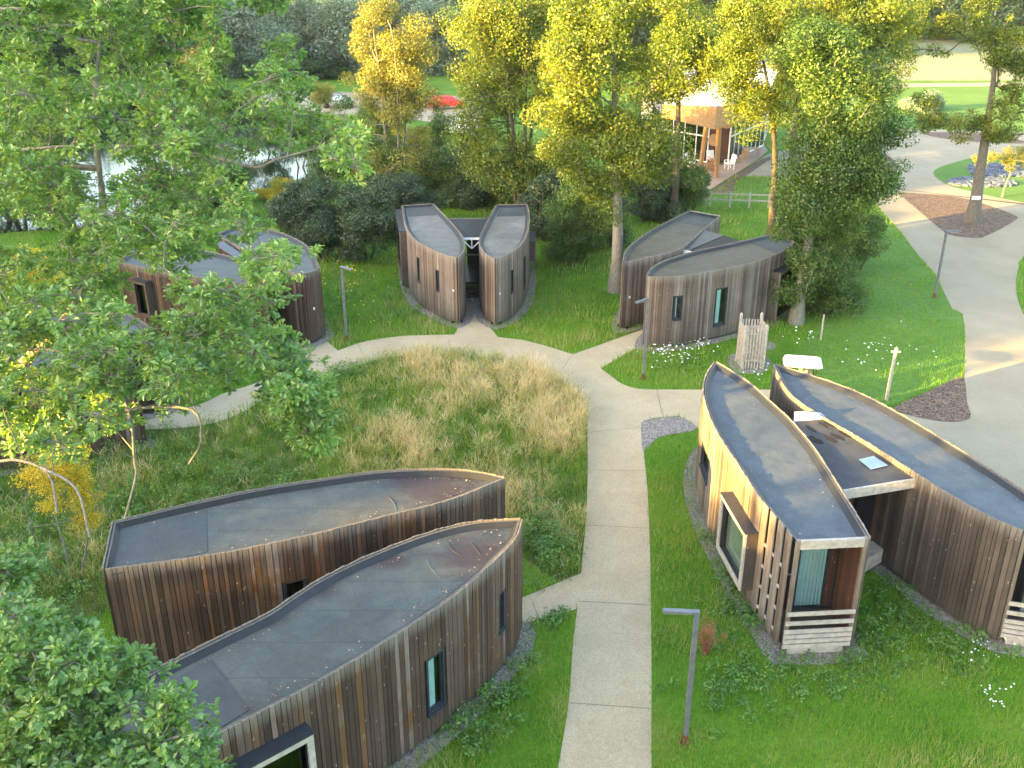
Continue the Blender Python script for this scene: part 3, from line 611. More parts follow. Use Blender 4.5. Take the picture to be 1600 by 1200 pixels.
for (u, v, du, dv) in ((.27, .08, .12, .12), (.64, .03, .08, .13), (.80, .03, .11, .13), (.18, .25, .17, .14), (.44, .25, .12, .14), (.62, .24, .13, .13), (.82, .22, .11, .13)):
    rs = MB(); k = 14; vs = []
    for i in range(k):
        a = 2 * math.pi * i / k; rr = rnd.uniform(.75, 1.15); vv = v + dv * .5 + dv * .5 * math.sin(a) * rr; q = inlink(u + du * .5 * math.cos(a) * rr + du * .3 * math.sin(a), vv); vs.append((q.x, q.y, ZT - .1 - .10 * vv + .034))
    rs.add(vs, [tuple(range(k))], .3); rs.build('rust_patch', M['rust_dark'], lk)
sk = MB(); q0, q1, q2, q3 = inlink(.52, .66), inlink(.78, .64), inlink(.78, .80), inlink(.52, .82); zk = ZT - .1 - .07 + .045
sk.add([v3(q0, zk), v3(q1, zk), v3(q2, zk), v3(q3, zk)], [(0, 1, 2, 3)]); sk.build('rooflight', M['rooflight'], lk)
# entrance under the link roof: boarded wall, black door, porch step
ea, eb = RB.at(RB.hit(1318, 800)[0] - .9), QB.at(QB.hit(1430, 780)[0] - 1.15)
quadwall(L2, ea, eb, .3, ZT - .35, M['wood_red'], 'entrance_wall')
t = (eb - ea); n_ = Vector((t.y, -t.x)).normalized(); n_ = n_ if n_.y < 0 else -n_; tn = t.normalized()
dr = MB(); o = v3(ea + t * .42 + n_ * .1, .36); dr.box(o, tn.to_3d() * .85, n_.to_3d() * .05, (0, 0, 2.1)); D = dr.build('door', M['black'], L2)
hd = MB(); hd.box(o + tn.to_3d() * .1 + n_.to_3d() * .06 + Vector((0, 0, .95)), tn.to_3d() * .05, n_.to_3d() * .03, (0, 0, .2)); hd.box(o + tn.to_3d() * .1 + n_.to_3d() * .09 + Vector((0, 0, 1.06)), tn.to_3d() * .15, n_.to_3d() * .02, (0, 0, .03)); hd.build('handle', M['steel'], D)
s_ = MB(); bs = un(1347, 880, .5); bs2 = un(1392, 853, .5); s_.box(v3(bs, .12), v3(bs2 - bs, 0), v3(Vector((-.5, 1.0)), 0), (0, 0, .42)); s_.build('porch_step', M['pale_wood'], L2)
# --- lodge at the top centre
L3 = lodge('grey timber lodge seen head on at the top of the ring path', (740, 450))
wk = {'curtain': None, 'glass': M['glass_dark']}
r = wing(L3, [(714, 402), (696, 397), (675, 388), (650, 374), (635, 352), (629, 321), (676, 318), (696, 339), (714, 359), (723, 374), (724, 390)], 0, (5, 6), M['wood_grey'], M['roof_grey'], 5,
     [(0, (682, 420), (687, 455), 'narrow', wk), (0, (653, 400), (658, 441), 'narrow', wk), (0, (636.5, 362), (629.5, 405), 'bay', {'frame': M['wood_grey']})]); wing_rings.append(r)
r = wing(L3, [(774, 404), (759, 395), (751, 383), (751, 371), (759, 353), (776, 320), (823, 319), (826, 338), (823, 362), (813, 381), (797, 394)], 0, (5, 6), M['wood_grey'], M['roof_grey'], 6,
     [(1, (796.5, 422), (800.5, 455), 'narrow', wk), (1, (816.5, 402), (819.5, 445), 'narrow', wk), (1, (824, 362), (828, 408), 'bay', {'frame': M['wood_grey']})]); wing_rings.append(r)
lk, P = link_roof(L3, [(700, 343), (764, 343), (752, 368), (722, 368)], ZT - .12, .1)
f = MB(); d = (P[2] - P[3]).to_3d(); e = Vector((0, -.06, 0)); f.box(v3(P[3], ZT - .32), d, e, (0, 0, .1)); a = v3(P[3], ZT - .32) + e * 1.2; m_ = v3(P[3].lerp(P[2], .5), ZT - .75) + e * 1.2; b = v3(P[2], ZT - .32) + e * 1.2
f.tube([a, m_], .035, 4); f.tube([b, m_], .035, 4); f.tube([m_, v3(P[3].lerp(P[2], .5), ZT - .3) + e * 1.2], .03, 4); f.build('porch_truss', M['white'], lk)
f = MB(); f.box(v3(P[0], ZT - .1), (P[1] - P[0]).to_3d(), (0, .05, 0), (0, 0, .05)); f.build('ridge_strip', M['stone_cap'], lk)
st = MB(); c0 = un(728, 466)
for i in range(3): st.bx(c0.x - .15, c0.y + .35 * i, 0.02 + .17 * i, un(750, 466).x + .15, c0.y + .35 * i + .32, .05 + .17 * i + .04)
st.build('entrance_steps', M['wood_dark'], L3)
dk = MB(); dk.bx(c0.x - .3, c0.y + 1.05, .4, un(750, 466).x + .3, c0.y + 4.2, .5); dk.bx(c0.x - .1, c0.y + 4.2, .45, un(750, 466).x + .1, c0.y + 4.3, 2.9, .2); dk.build('porch_deck', M['black'], L3)
hr = MB(); hr.bx(c0.x - .1, c0.y + 2.3, 1.5, un(750, 466).x + .1, c0.y + 2.38, 1.58); hr.build('cross_rail', M['wood_grey'], L3)
# --- lodge at the upper right
L4 = lodge('timber lodge by the tall ivy trees with curtained narrow window and brown felt roofs', (1120, 480))
r = wing(L4, [(974, 409), (979, 392), (990, 380), (1018, 360), (1048, 344), (1078, 329), (1124, 337), (1100, 356), (1060, 388), (1007, 402)], 0, (5, 6), M['wood_grey'], M['roof_brown'], 7, [], end='cream'); wing_rings.append(r)
r = wing(L4, [(1012, 431), (1018, 420), (1035, 409), (1061, 400), (1092, 391), (1145, 380), (1187, 370), (1215, 364), (1240, 377), (1222, 392), (1180, 408), (1127, 420), (1075, 429), (1040, 432)], 0, (7, 8), M['wood_grey'], M['roof_brown'], 8,
     [(1, (1053, 462), (1064, 498), 'narrow', {'curtain': .4}), (1, (1118, 451), (1132, 505), 'narrow', {'curtain': .55}), (1, (1203, 424), (1232, 484), 'bay', {'frame': M['wood_grey'], 'blind': M['green_blind'], 'glass': M['glass_dark']})]); wing_rings.append(r)
lk, P = link_roof(L4, [(1100, 360), (1163, 377), (1094, 393), (1060, 384)], ZT - .08, .1, ribs=False)
f = MB(); d = (P[2] - P[3]); f.box(v3(P[3], ZT - .38), d.to_3d(), (Vector((d.y, -d.x)).normalized() * .06).to_3d(), (0, 0, .2)); f.build('fascia', M['white'], lk)
# --- lodge at the upper left, behind the oak
L5 = lodge('timber lodge at the upper left half hidden behind oak leaves, white plaque near its corner', (350, 480))
r = wing(L5, [(498, 418), (483, 388), (448, 367), (402, 354), (375, 349), (340, 366), (388, 392), (430, 414), (470, 427)], 0, (4, 5), M['wood_brown'], M['roof_blue'], 9, []); wing_rings.append(r); U1 = r
r = wing(L5, [(415, 442), (385, 410), (330, 394), (273, 387), (222, 383), (186, 408), (245, 421), (297, 430), (350, 438), (385, 443)], 0, (4, 5), M['wood_brown'], M['roof_blue'], 10,
     [(1, (311, 460), (323, 490), 'narrow', wk), (1, (216, 434), (246, 494), 'bay', {'frame': M['wood_brown'], 'glass': M['glass_dark']})]); wing_rings.append(r)
lk, P = link_roof(L5, [(334, 382), (364, 373), (390, 389), (372, 403)], ZT - .08, .1, ribs=False)
# --- lodge at the far left
L6 = lodge('timber lodge at the far left edge, almost covered by foreground oak leaves', (60, 600))
r = wing(L6, [(240, 515), (200, 492), (161, 485), (100, 480), (30, 480), (15, 500), (90, 506), (161, 513), (205, 519)], 0, (4, 5), M['wood_brown'], M['roof_blue'], 11, []); wing_rings.append(r)
r = wing(L6, [(206, 560), (150, 542), (90, 534), (20, 536), (-60, 548), (-50, 596), (20, 590), (90, 583), (150, 572)], 0, (4, 5), M['wood_brown'], M['roof_blue'], 12,
     [(1, (134, 603), (122, 629), 'narrow', wk), (1, (30, 610), (-10, 660), 'bay', {'frame': M['wood_brown'], 'glass': M['glass_dark']})]); wing_rings.append(r)
# small white plaques on the lodges
def plaque(lodge_, side, px, py, s=.11):
    d, z = side.hit(px, py); p = side.at(d); t = side.tan(d).to_3d(); n = side.nrm(d).to_3d(); m = MB(); m.box(v3(p, z) + n * .055, t * s, n * .015, (0, 0, s)); m.build('plaque', M['white'], lodge_)
plaque(L5, U1[1], 490, 483); plaque(L4, wing_rings[6][1], 981, 466); plaque(L3, wing_rings[4][0], 711, 455, .08); plaque(L3, wing_rings[5][1], 779, 460, .08)
# ------------------------------------------------------------------ trees and shrubs
def unit(a): return a / np.maximum(1e-9, np.linalg.norm(a, axis=-1, keepdims=True))
def leafquads(cent, outw, size, rng, up=0.5, aspect=0.6, droop=0.0):
    n = len(cent); nn = unit(outw * 0.6 + np.array([0, 0, up]) + rng.normal(0, .55, (n, 3)))
    a = unit(np.cross(nn, rng.normal(0, 1, (n, 3)) + np.array([0, 0, -droop * 4]))) ; b = np.cross(nn, a)
    if droop: a, b = b, a
    s = size * rng.uniform(.6, 1.3, (n, 1)); l = a * s * .5; w = b * s * .5 * aspect; f = nn * s * .12
    V = np.stack([cent - l, cent + w - f - l * .1, cent + l, cent - w - f + l * .1], 1)
    return V.reshape(-1, 3)
def clump_leaves(C, rad, per, size, rng, flat=.75, up=.5, spread=.25, droop=0., aspect=.6, centre=None):
    idx = np.repeat(np.arange(len(C)), per); n = len(idx)
    d = unit(rng.normal(0, 1, (n, 3))); r = rng.uniform(.15, 1, (n, 1)) ** .5
    P = C[idx] + d * r * rad[idx][:, None] * np.array([1, 1, flat])
    V = leafquads(P, d, size, rng, up, aspect, droop)
    ct = rng.normal(0, spread * .6, len(C)); tone = np.clip(.5 + ct[idx] + rng.normal(0, spread * .7, n), 0, 1)
    return V, tone
def skeleton(mb, trunk, C, rtip, rtrunk, rnd, n=6, droop=0):
    """grow branches from the trunk nodes to every clump centre"""
    nodes = [Vector(p) for p in trunk]; par = list(range(-1, len(trunk) - 1)); nt_ = len(trunk)
    order = sorted(C, key=lambda c: min((Vector(c) - t).length for t in nodes[:nt_]))
    for c in order:
        c = Vector(c); best = None
        for i, q in enumerate(nodes):
            dd = (c - q).length; pen = max(0, q.z - c.z) * 1.2 + (0 if i < nt_ else .25)
            if i == 0: pen += 5
            if best is None or dd + pen < best[0]: best = (dd + pen, i)
        i = best[1]; q = nodes[i]; m = q.lerp(c, .5) + Vector((rnd.gauss(0, .08), rnd.gauss(0, .08), .06)) * (c - q).length
        nodes.append(m); par.append(i); nodes.append(c); par.append(len(nodes) - 2)
    N = len(nodes); w = [0.0] * N; ch = [[] for _ in range(N)]
    for i in range(N):
        if par[i] >= 0: ch[par[i]].append(i)
    def rr(i): return w[i] ** .5
    for i in range(N - 1, nt_ - 1, -1):
        if w[i] == 0: w[i] = rtip ** 2
        w[par[i]] += w[i] * .85
    for i in range(nt_, N):
        p = par[i]; r0 = min(rr(p), rr(i) * 1.3) if p >= nt_ else rr(i) * 1.15
        mb.tube([nodes[p], nodes[i]], [max(rtip, r0), max(rtip, rr(i))], n, cap=False)
def tree(name, label, cat, base, ell, leaf, n=80, per=170, size=.22, rad=(.8, 1.3), trunk_r=.3, bark='bark', seed=0, group=None, top=None, stems=1, flat=.75, droop=0., lean=0., up=.5, rtip=.03, ydepth=.9, loc=None, spread=.25, aspect=.6, z_in=0):
    """ell: crown ellipsoids in photograph pixels, standing at the tree's own distance"""
    rng = np.random.default_rng(seed); rnd = random.Random(seed)
    b = un(*base) if loc is None else Vector(loc)
    dep = b.y * math.cos(PITCH) + CAMH * math.sin(PITCH)
    E_ = []
    for (px, py, rx, ry) in ell:
        # point on the ray at the tree's own y
        vx = (px - 800) / FPX; vy = (600 - py) / FPX; dy = math.cos(PITCH) + vy * math.sin(PITCH); t = b.y / dy
        c = Vector((vx * t, b.y, CAMH + (-math.sin(PITCH) + vy * math.cos(PITCH)) * t)); E_.append((c, rx / FPX * t, ry / FPX * t))
    vol = np.array([rx * rx * rz for _, rx, rz in E_]); vol = vol ** .8; pick = rng.choice(len(E_), n, p=vol / vol.sum())
    C = []
    masses = []
    for k in pick[:max(3, n // 8)]:
        c, rx, rz = E_[k]; d = unit(rng.normal(0, 1, 3)); r = rng.uniform(.25, 1) ** .4 * .95 * (1.0 if rng.random() > .12 else rng.uniform(1.05, 1.25))
        masses.append(np.array(c) + d * r * np.array([rx, rx * ydepth, rz]))
    for i in range(n):
        if i % 4 == 3:
            c, rx, rz = E_[pick[i]]; q = np.array(c) + unit(rng.normal(0, 1, 3)) * rng.uniform(.2, 1) ** .5 * .9 * np.array([rx, rx * ydepth, rz])
        else: q = masses[i % len(masses)] + rng.normal(0, 1, 3) * np.array([.62, .62, .5]) * (rad[0] + rad[1]) * .5
        q[2] = max(q[2], .5); C.append(q)
    C = np.array(C) - np.array([b.x, b.y, 0]); R_ = rad[0] * .62 + (rad[1] * 1.05 - rad[0] * .62) * rng.random(n) ** 1.3; PER = np.maximum(12, per * DENS * (R_ / (.5 * (rad[0] + rad[1]))) ** 2).astype(int)
    o = thing(name, label, cat, (b.x, b.y, z_in), 0, group)
    ztop = top or max(c[2] for c in C) * .82; mb = MB()
    for s in range(stems):
        cx = np.mean(C[:, 0]) * .8 + lean; a = 2 * math.pi * s / max(1, stems); sx, sy = (.55 * math.cos(a), .55 * math.sin(a)) if stems > 1 else (0, 0)
        tp = []; K = 9; ph = rnd.uniform(0, 6)
        for i in range(K):
            u = i / (K - 1); tp.append((sx * (.3 + 2.2 * u) + cx * u * u + .18 * math.sin(u * 5 + ph) * u, sy * (.3 + 2.2 * u) + .18 * math.cos(u * 4 + ph) * u, ztop * u - .05))
        rs = [trunk_r * (1.35 if i == 0 else 1 - .82 * (i / (K - 1)) ** .9) for i in range(K)]
        mb.tube(tp, rs, 10, cap=False)
        sub = C[s::stems]; skeleton(mb, tp[2:], [tuple(c) for c in sub], rtip, trunk_r * .3, rnd, 5)
    mb.build('trunk', M[bark], o, smooth=True)
    V, t = clump_leaves(C, R_, PER, size * .66, rng, flat, up, spread, droop, aspect)
    npmesh('crown', V, 4, M[leaf], t, o)
    return o
GW = 'trees behind the lodges'
DENS = 3.7
tree('birch_tree', 'golden slender tree of several thin stems rising behind the shrubs left of centre', 'tree', (622, 322), [(597, 75, 38, 75), (645, 90, 38, 75), (620, 50, 42, 48), (590, 165, 52, 45), (655, 170, 48, 42), (575, 195, 30, 22), (620, 240, 55, 50), (690, 195, 25, 30)], 'leaf_birch', 150, 120, .22, (.7, 1.2), .10, 'bark_pale', 11, GW, stems=5)
tree('tall_tree', 'tall golden topped tree with dark split trunk directly behind the central lodge', 'tree', (815, 352), [(745, 60, 45, 75), (790, 50, 60, 80), (835, 70, 40, 80), (765, 150, 65, 60), (820, 160, 45, 60), (790, 235, 70, 50), (730, 195, 32, 32), (830, 260, 40, 40), (745, 265, 35, 30)], 'leaf_mid', 190, 120, .23, (.9, 1.5), .17, 'bark_dark', 12, GW, stems=6)
tree('tall_tree', 'broad tall tree with pale bare lower trunk standing left of the ivy tree lodge', 'tree', (962, 455), [(900, 70, 58, 75), (960, 40, 70, 80), (1040, 50, 60, 75), (880, 150, 40, 45), (935, 160, 70, 60), (1010, 140, 50, 60), (920, 235, 60, 50), (975, 240, 55, 55), (955, 300, 50, 42), (1010, 210, 30, 40)], 'leaf_mid', 230, 120, .21, (.7, 1.25), .34, 'bark_pale', 13, GW)
tree('tall_tree', 'tree with straight dark bare trunk left of the glazed restaurant building', 'tree', (1050, 345), [(1050, 40, 50, 60), (1080, 60, 40, 50), (1030, 110, 30, 40), (1065, 115, 30, 30), (1100, 95, 36, 32), (1085, 140, 22, 20), (1030, 170, 14, 40), (1000, 250, 20, 40)], 'leaf_mid', 120, 100, .23, (.7, 1.2), .33, 'bark_dark', 14, GW)
tree('tall_tree', 'dark trunked tree just right of the restaurant terrace, crown overhanging its roof', 'tree', (1203, 385), [(1170, 70, 45, 55), (1200, 30, 55, 45), (1160, 130, 35, 45), (1190, 160, 45, 50), (1165, 195, 28, 22), (1150, 90, 25, 30)], 'leaf_mid', 110, 120, .2, (.65, 1.1), .27, 'bark_dark', 15, GW)
tree('tall_tree', 'greyish trunked tree in the middle of the right hand tree group', 'tree', (1224, 400), [(1240, 50, 60, 60), (1235, 130, 45, 60), (1270, 90, 50, 60), (1235, 200, 35, 40)], 'leaf_mid', 110, 120, .2, (.65, 1.1), .30, 'bark', 16, GW)
tree('tall_tree', 'slim tree behind the ivy covered one, second trunk from the right of the group', 'tree', (1247, 385), [(1290, 30, 60, 50), (1330, 60, 60, 50), (1375, 50, 45, 55), (1350, 110, 40, 40)], 'leaf_mid', 95, 120, .22, (.7, 1.2), .3, 'bark', 17, GW)
tree('ivy_tree', 'large dark green ivy clad tree beside the upper right lodge, pale lower trunk', 'tree', (1243, 505), [(1300, 90, 60, 60), (1330, 150, 65, 55), (1285, 190, 60, 60), (1340, 220, 50, 50), (1290, 265, 62, 55), (1330, 285, 45, 40), (1265, 320, 48, 55), (1300, 350, 42, 40), (1262, 385, 34, 45), (1380, 215, 35, 25), (1385, 262, 26, 14), (1262, 430, 30, 40), (1300, 425, 30, 34), (1228, 345, 14, 34)], 'leaf_ivy', 330, 120, .17, (.55, 1.0), .30, 'bark_pale', 18, GW, spread=.3)
tree('park_tree', 'open crowned tree on the bark island with sunlit trunk and white plaque', 'tree', (1519, 347), [(1440, 25, 55, 35), (1410, 60, 32, 35), (1475, 70, 40, 40), (1540, 30, 55, 45), (1590, 60, 40, 50), (1480, 165, 38, 32), (1450, 180, 22, 25), (1500, 195, 45, 28), (1560, 170, 50, 38), (1600, 130, 40, 45), (1545, 110, 35, 30), (1620, 190, 35, 30), (1440, 105, 22, 20), (1590, 120, 35, 30)], 'leaf_mid', 210, 70, .21, (.45, .85), .42, 'bark', 19, None, spread=.35, rtip=.045)
tree('young_tree', 'small yellowing staked tree at the right edge by the blue slate bed', 'tree', (1566, 308), [(1570, 250, 28, 14), (1600, 248, 30, 20), (1550, 245, 18, 8), (1630, 240, 30, 30)], 'leaf_birch', 40, 60, .16, (.35, .6), .07, 'bark_pale', 20)
sg = 'dark shrubs behind the lodges'
for i, (b, e, lab, lf) in enumerate([
    ((455, 400), [(462, 350, 30, 42)], 'dark shrub right behind the upper left lodge roof', 'leaf_dark'),
    ((505, 402), [(505, 335, 48, 58)], 'dark rounded shrub left of the lamp post, second from the left', 'leaf_dark'),
    ((575, 405), [(572, 335, 52, 62)], 'dark tall shrub between the lamp post and the central lodge', 'leaf_dark'),
    ((632, 360), [(635, 320, 40, 40)], 'dark shrub touching the back left corner of the central lodge', 'leaf_dark'),
    ((600, 322), [(600, 270, 45, 45)], 'bushy thicket below the golden stemmed tree', 'leaf_ivy'),
    ((700, 318), [(700, 285, 48, 34)], 'mid green shrub behind the gap of the central lodge, left one', 'leaf_ivy'),
    ((765, 318), [(760, 290, 42, 38)], 'mid green shrub behind the gap of the central lodge, right one', 'leaf_ivy'),
    ((800, 330), [(798, 285, 34, 40)], 'dark shrub below the split trunked tree, right of the lodge gap', 'leaf_ivy'),
    ((735, 322), [(732, 275, 36, 34)], 'bushy shrub in the middle behind the porch roof of the central lodge', 'leaf_dark'),
    ((850, 375), [(850, 325, 38, 52)], 'dark shrub behind the right wing of the central lodge', 'leaf_dark'),
    ((905, 410), [(905, 355, 42, 58)], 'dense shrub left of the pale bare trunk', 'leaf_ivy'),
    ((945, 380), [(940, 330, 30, 40)], 'dark shrub behind the pale bare trunk', 'leaf_dark'),
    ((1075, 335), [(1068, 285, 38, 42)], 'rounded shrub at the near corner of the restaurant terrace', 'leaf_ivy'),
    ((1005, 345), [(1005, 305, 40, 45)], 'dark shrub between the pale trunk and the straight dark trunk', 'leaf_dark'),
    ((1290, 490), [(1290, 455, 34, 32)], 'low shrub at the foot of the ivy clad tree', 'leaf_ivy'),
    ((1335, 425), [(1330, 375, 34, 48)], 'upright shrub right of the ivy clad tree', 'leaf_ivy'),
    ((1262, 405), [(1255, 370, 25, 30)], 'shrub between the two right hand trunks', 'leaf_ivy'),
    ((1440, 172), [(1440, 165, 32, 9)], 'low grey green shrub bed on the far lawn', 'leaf_willow')]):
    tree('shrub', lab, 'shrub', b, e, lf, 85 if i < 17 else 30, 150, .17 if i < 17 else .35, (.5, .9) if i < 17 else (.8, 1.2), .06, 'bark_dark', 40 + i, sg, stems=3)
bg_ = 'young trees between the pond and the lodges'
for i, (b, e, lab, lf) in enumerate([
    ((470, 262), [(468, 185, 24, 40), (480, 225, 22, 22)], 'pale stemmed young tree rising from the water edge behind the oak sprays', 'leaf_ivy'),
    ((525, 250), [(520, 160, 26, 34), (530, 200, 24, 24)], 'young tree before the car park, left of the golden stems', 'leaf_birch'),
    ((590, 225), [(585, 195, 24, 22)], 'small green tree on the car park verge', 'leaf_ivy'),
    ((425, 240), [(420, 195, 26, 32)], 'small round tree on the far bank behind the oak branch', 'leaf_ivy'),
    ((560, 300), [(548, 200, 32, 50), (560, 250, 30, 40)], 'thin pale stemmed young tree at the pond edge, leftmost', 'leaf_ivy'),
    ((672, 300), [(680, 225, 32, 45), (690, 260, 30, 30)], 'bright green young tree right of the golden stems', 'leaf_ivy'),
    ((500, 300), [(505, 230, 26, 40), (510, 270, 28, 25)], 'young tree by the water left of the dark shrubs', 'leaf_ivy'),
    ((725, 290), [(722, 245, 28, 38)], 'young tree before the parked white car', 'leaf_ivy'),
    ((640, 262), [(640, 235, 22, 25)], 'small sapling on the pond bank below the golden tree', 'leaf_birch')]):
    tree('young_tree', lab, 'tree', b, e, lf, 42, 100, .2, (.6, 1.0), .07, 'bark_pale', 70 + i, bg_, stems=2)
ll = 'trees along the near bank of the pond'
for i, (b, e, lab, lf) in enumerate([
    ((302, 235), [(302, 40, 30, 60), (298, 110, 28, 40), (320, 160, 30, 30)], 'golden tree beyond the oak crown at the top left', 'leaf_birch'),
    ((20, 345), [(15, 270, 55, 60), (60, 240, 34, 50)], 'dark tree at the left edge above the roofs', 'leaf_ivy'),
    ((100, 352), [(88, 300, 34, 40), (95, 230, 30, 50)], 'tree on the near bank just left of the oak limb', 'leaf_ivy'),
    ((262, 338), [(258, 300, 42, 34), (235, 255, 24, 40)], 'green tree on the near bank behind the oak fork', 'leaf_ivy'),
    ((345, 322), [(345, 285, 36, 30)], 'rounded tree on the near bank left of the yellow shrub', 'leaf_ivy'),
    ((40, 300), [(30, 110, 70, 90), (60, 200, 70, 60), (-40, 150, 70, 100)], 'dark tree beyond the oak at the left edge', 'leaf_ivy'),
    ((340, 215), [(345, 130, 35, 45), (330, 180, 30, 28)], 'green tree across the water right of the golden one', 'leaf_ivy'),
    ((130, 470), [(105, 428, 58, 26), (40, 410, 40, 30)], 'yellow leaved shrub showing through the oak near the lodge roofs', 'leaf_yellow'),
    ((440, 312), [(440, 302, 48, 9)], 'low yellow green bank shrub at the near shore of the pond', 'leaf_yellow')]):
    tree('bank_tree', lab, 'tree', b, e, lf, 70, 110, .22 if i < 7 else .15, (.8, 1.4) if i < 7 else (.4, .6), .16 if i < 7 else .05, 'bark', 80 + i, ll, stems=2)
tree('yellow_shrub', 'bright yellow leaved shrub with bare twigs in the rough grass at the left', 'shrub', (112, 905), [(115, 775, 42, 38), (80, 735, 35, 30), (70, 790, 30, 25), (135, 790, 25, 25), (50, 690, 22, 16), (100, 720, 40, 20)], 'leaf_yellow', 110, 44, .085, (.2, .36), .035, 'bark_pale', 90, stems=3, spread=.35, rtip=.008)  # the sunlit look comes from the leaf colour
# far trees: a few kinds, each copied with its parts
def far_kind(name, label, leaf, H, wr, n, per, size, seed, group, droop=0., flat=1.0, trunk=.35, rad=(1.6, 2.6), z0=.12, aspect=.5):
    rng = np.random.default_rng(seed); rnd = random.Random(seed); C = []
    for _ in range(n):
        u = rng.uniform(z0, 1); prof = math.sin(math.pi * min(1, (u - z0 * .6) / (1.08 - z0 * .6))) ** .6; a = rng.uniform(0, 6.283); r = wr * prof * rng.uniform(.35, 1) ** .5 * .85
        C.append((r * math.cos(a), r * math.sin(a), u * H * .95))
    C = np.array(C); o = thing(name, label, 'tree', (0, 0, 0), 0, group); mb = MB()
    tp = [(.2 * math.sin(i), .2 * math.cos(i * 1.3), H * .9 * i / 6) for i in range(7)]
    mb.tube(tp, [trunk * (1 - .13 * i) for i in range(7)], 8, cap=False); skeleton(mb, tp[1:], [tuple(c) for c in C], .05, .2, rnd, 4); mb.build('trunk', M['bark_dark'], o, smooth=True)
    V, t = clump_leaves(C, rng.uniform(*rad, n), per, size, rng, flat, .5, .3, droop, aspect); npmesh('crown', V, 4, M[leaf], t, o); return o
fwil = far_kind('willow_tree', 'silver grey willow on the far side of the pond', 'leaf_willow', 22, 6.5, 90, 150, .75, 201, 'silver willows beyond the pond', droop=.8, flat=1.6, aspect=.3, z0=.06)
fdark = far_kind('far_tree', 'dark green tree in the belt beyond the pond', 'leaf_far', 20, 7.5, 90, 150, .7, 202, 'dark trees beyond the pond and field', z0=.05)
fgold = far_kind('far_tree', 'tree with golden top in the belt beyond the pond', 'leaf_birch', 22, 5.5, 60, 140, .7, 203, 'golden trees beyond the pond')
used = set()
ORD = ['first', 'second', 'third', 'fourth', 'fifth', 'sixth', 'seventh', 'eighth', 'ninth', 'tenth', 'eleventh', 'twelfth', 'thirteenth', 'fourteenth', 'fifteenth', 'sixteenth', 'seventeenth', 'eighteenth']
cnt = {}
def nth(k): cnt[k] = cnt.get(k, -1) + 1; return ORD[cnt[k]]
def put(src, px, py, s, rz, label, loc=None, sz=None):
    o = src if src.name not in used else copy_tree(src); used.add(src.name)
    p = un(px, py) if loc is None else Vector(loc); o.location = (p.x, p.y, 0); o.rotation_euler = (0, 0, rz); o.scale = (s, s, sz or s); o['label'] = label; return o
rnd = random.Random(5)
for i, (x, y, s, k, sz) in enumerate([(a_, b_, c_, d_, e_ * .46) for a_, b_, c_, d_, e_ in [(385, 118, 1.1, 'w', 1.2), (425, 122, .9, 'w', 1.0), (452, 112, 1.2, 'w', 1.3), (478, 118, .8, 'w', 1.1), (505, 112, .9, 'd', 1.2), (497, 122, .7, 'd', .55), (545, 118, 1.0, 'w', 1.3), (580, 108, 1.1, 'w', 1.2), (612, 104, 1.1, 'd', 1.2), (645, 108, 1.1, 'w', 1.3), (685, 116, 1.0, 'w', 1.2), (715, 108, 1.0, 'd', 1.2), (350, 110, 1.1, 'd', 1.3), (310, 112, 1.2, 'w', 1.2), (262, 110, 1.2, 'd', 1.3), (210, 112, 1.2, 'd', 1.2), (150, 110, 1.3, 'w', 1.3), (90, 112, 1.3, 'd', 1.3), (30, 110, 1.3, 'd', 1.3), (-40, 110, 1.3, 'w', 1.3), (470, 95, 1.0, 'g', 1.2), (660, 95, 1.0, 'g', 1.3)]]):
    src = {'w': fwil, 'd': fdark, 'g': fgold}[k]; nm = {'w': 'silver grey willow', 'd': 'dark green tree', 'g': 'golden topped tree'}[k]
    wh = ['behind the oak crown', 'left of the golden slender tree', 'behind the golden slender tree', 'right of the golden slender tree'][0 if x < 360 else 1 if x < 560 else 2 if x < 660 else 3]
    put(src, x, y, s, rnd.uniform(0, 6), f'{nm} across the pond {wh}, {nth((nm, wh))} ' + ('from the right' if x < 360 else 'from the left'), sz=s * sz * .82)
for i, x in enumerate(range(740, 1760, 34)):
    b = 92 if x < 1150 else 58 + rnd.uniform(-4, 4); s = 1.15 if x < 1150 else 1.5
    put(fdark, x + rnd.uniform(-8, 8), b + rnd.uniform(-5, 5), s * rnd.uniform(.9, 1.15), rnd.uniform(0, 6), nth(x < 1150) + ' dark far tree from the left ' + ('behind the tall trees' if x < 1150 else 'beyond the pale field'))
for i in range(26):
    a = -760 + i * 62; put(fdark, 0, 0, rnd.uniform(1.2, 1.5), rnd.uniform(0, 6), 'distant tree in the wood closing the skyline', loc=(a * .9, 560 + 40 * math.sin(i), 0), sz=rnd.uniform(1.5, 1.9))
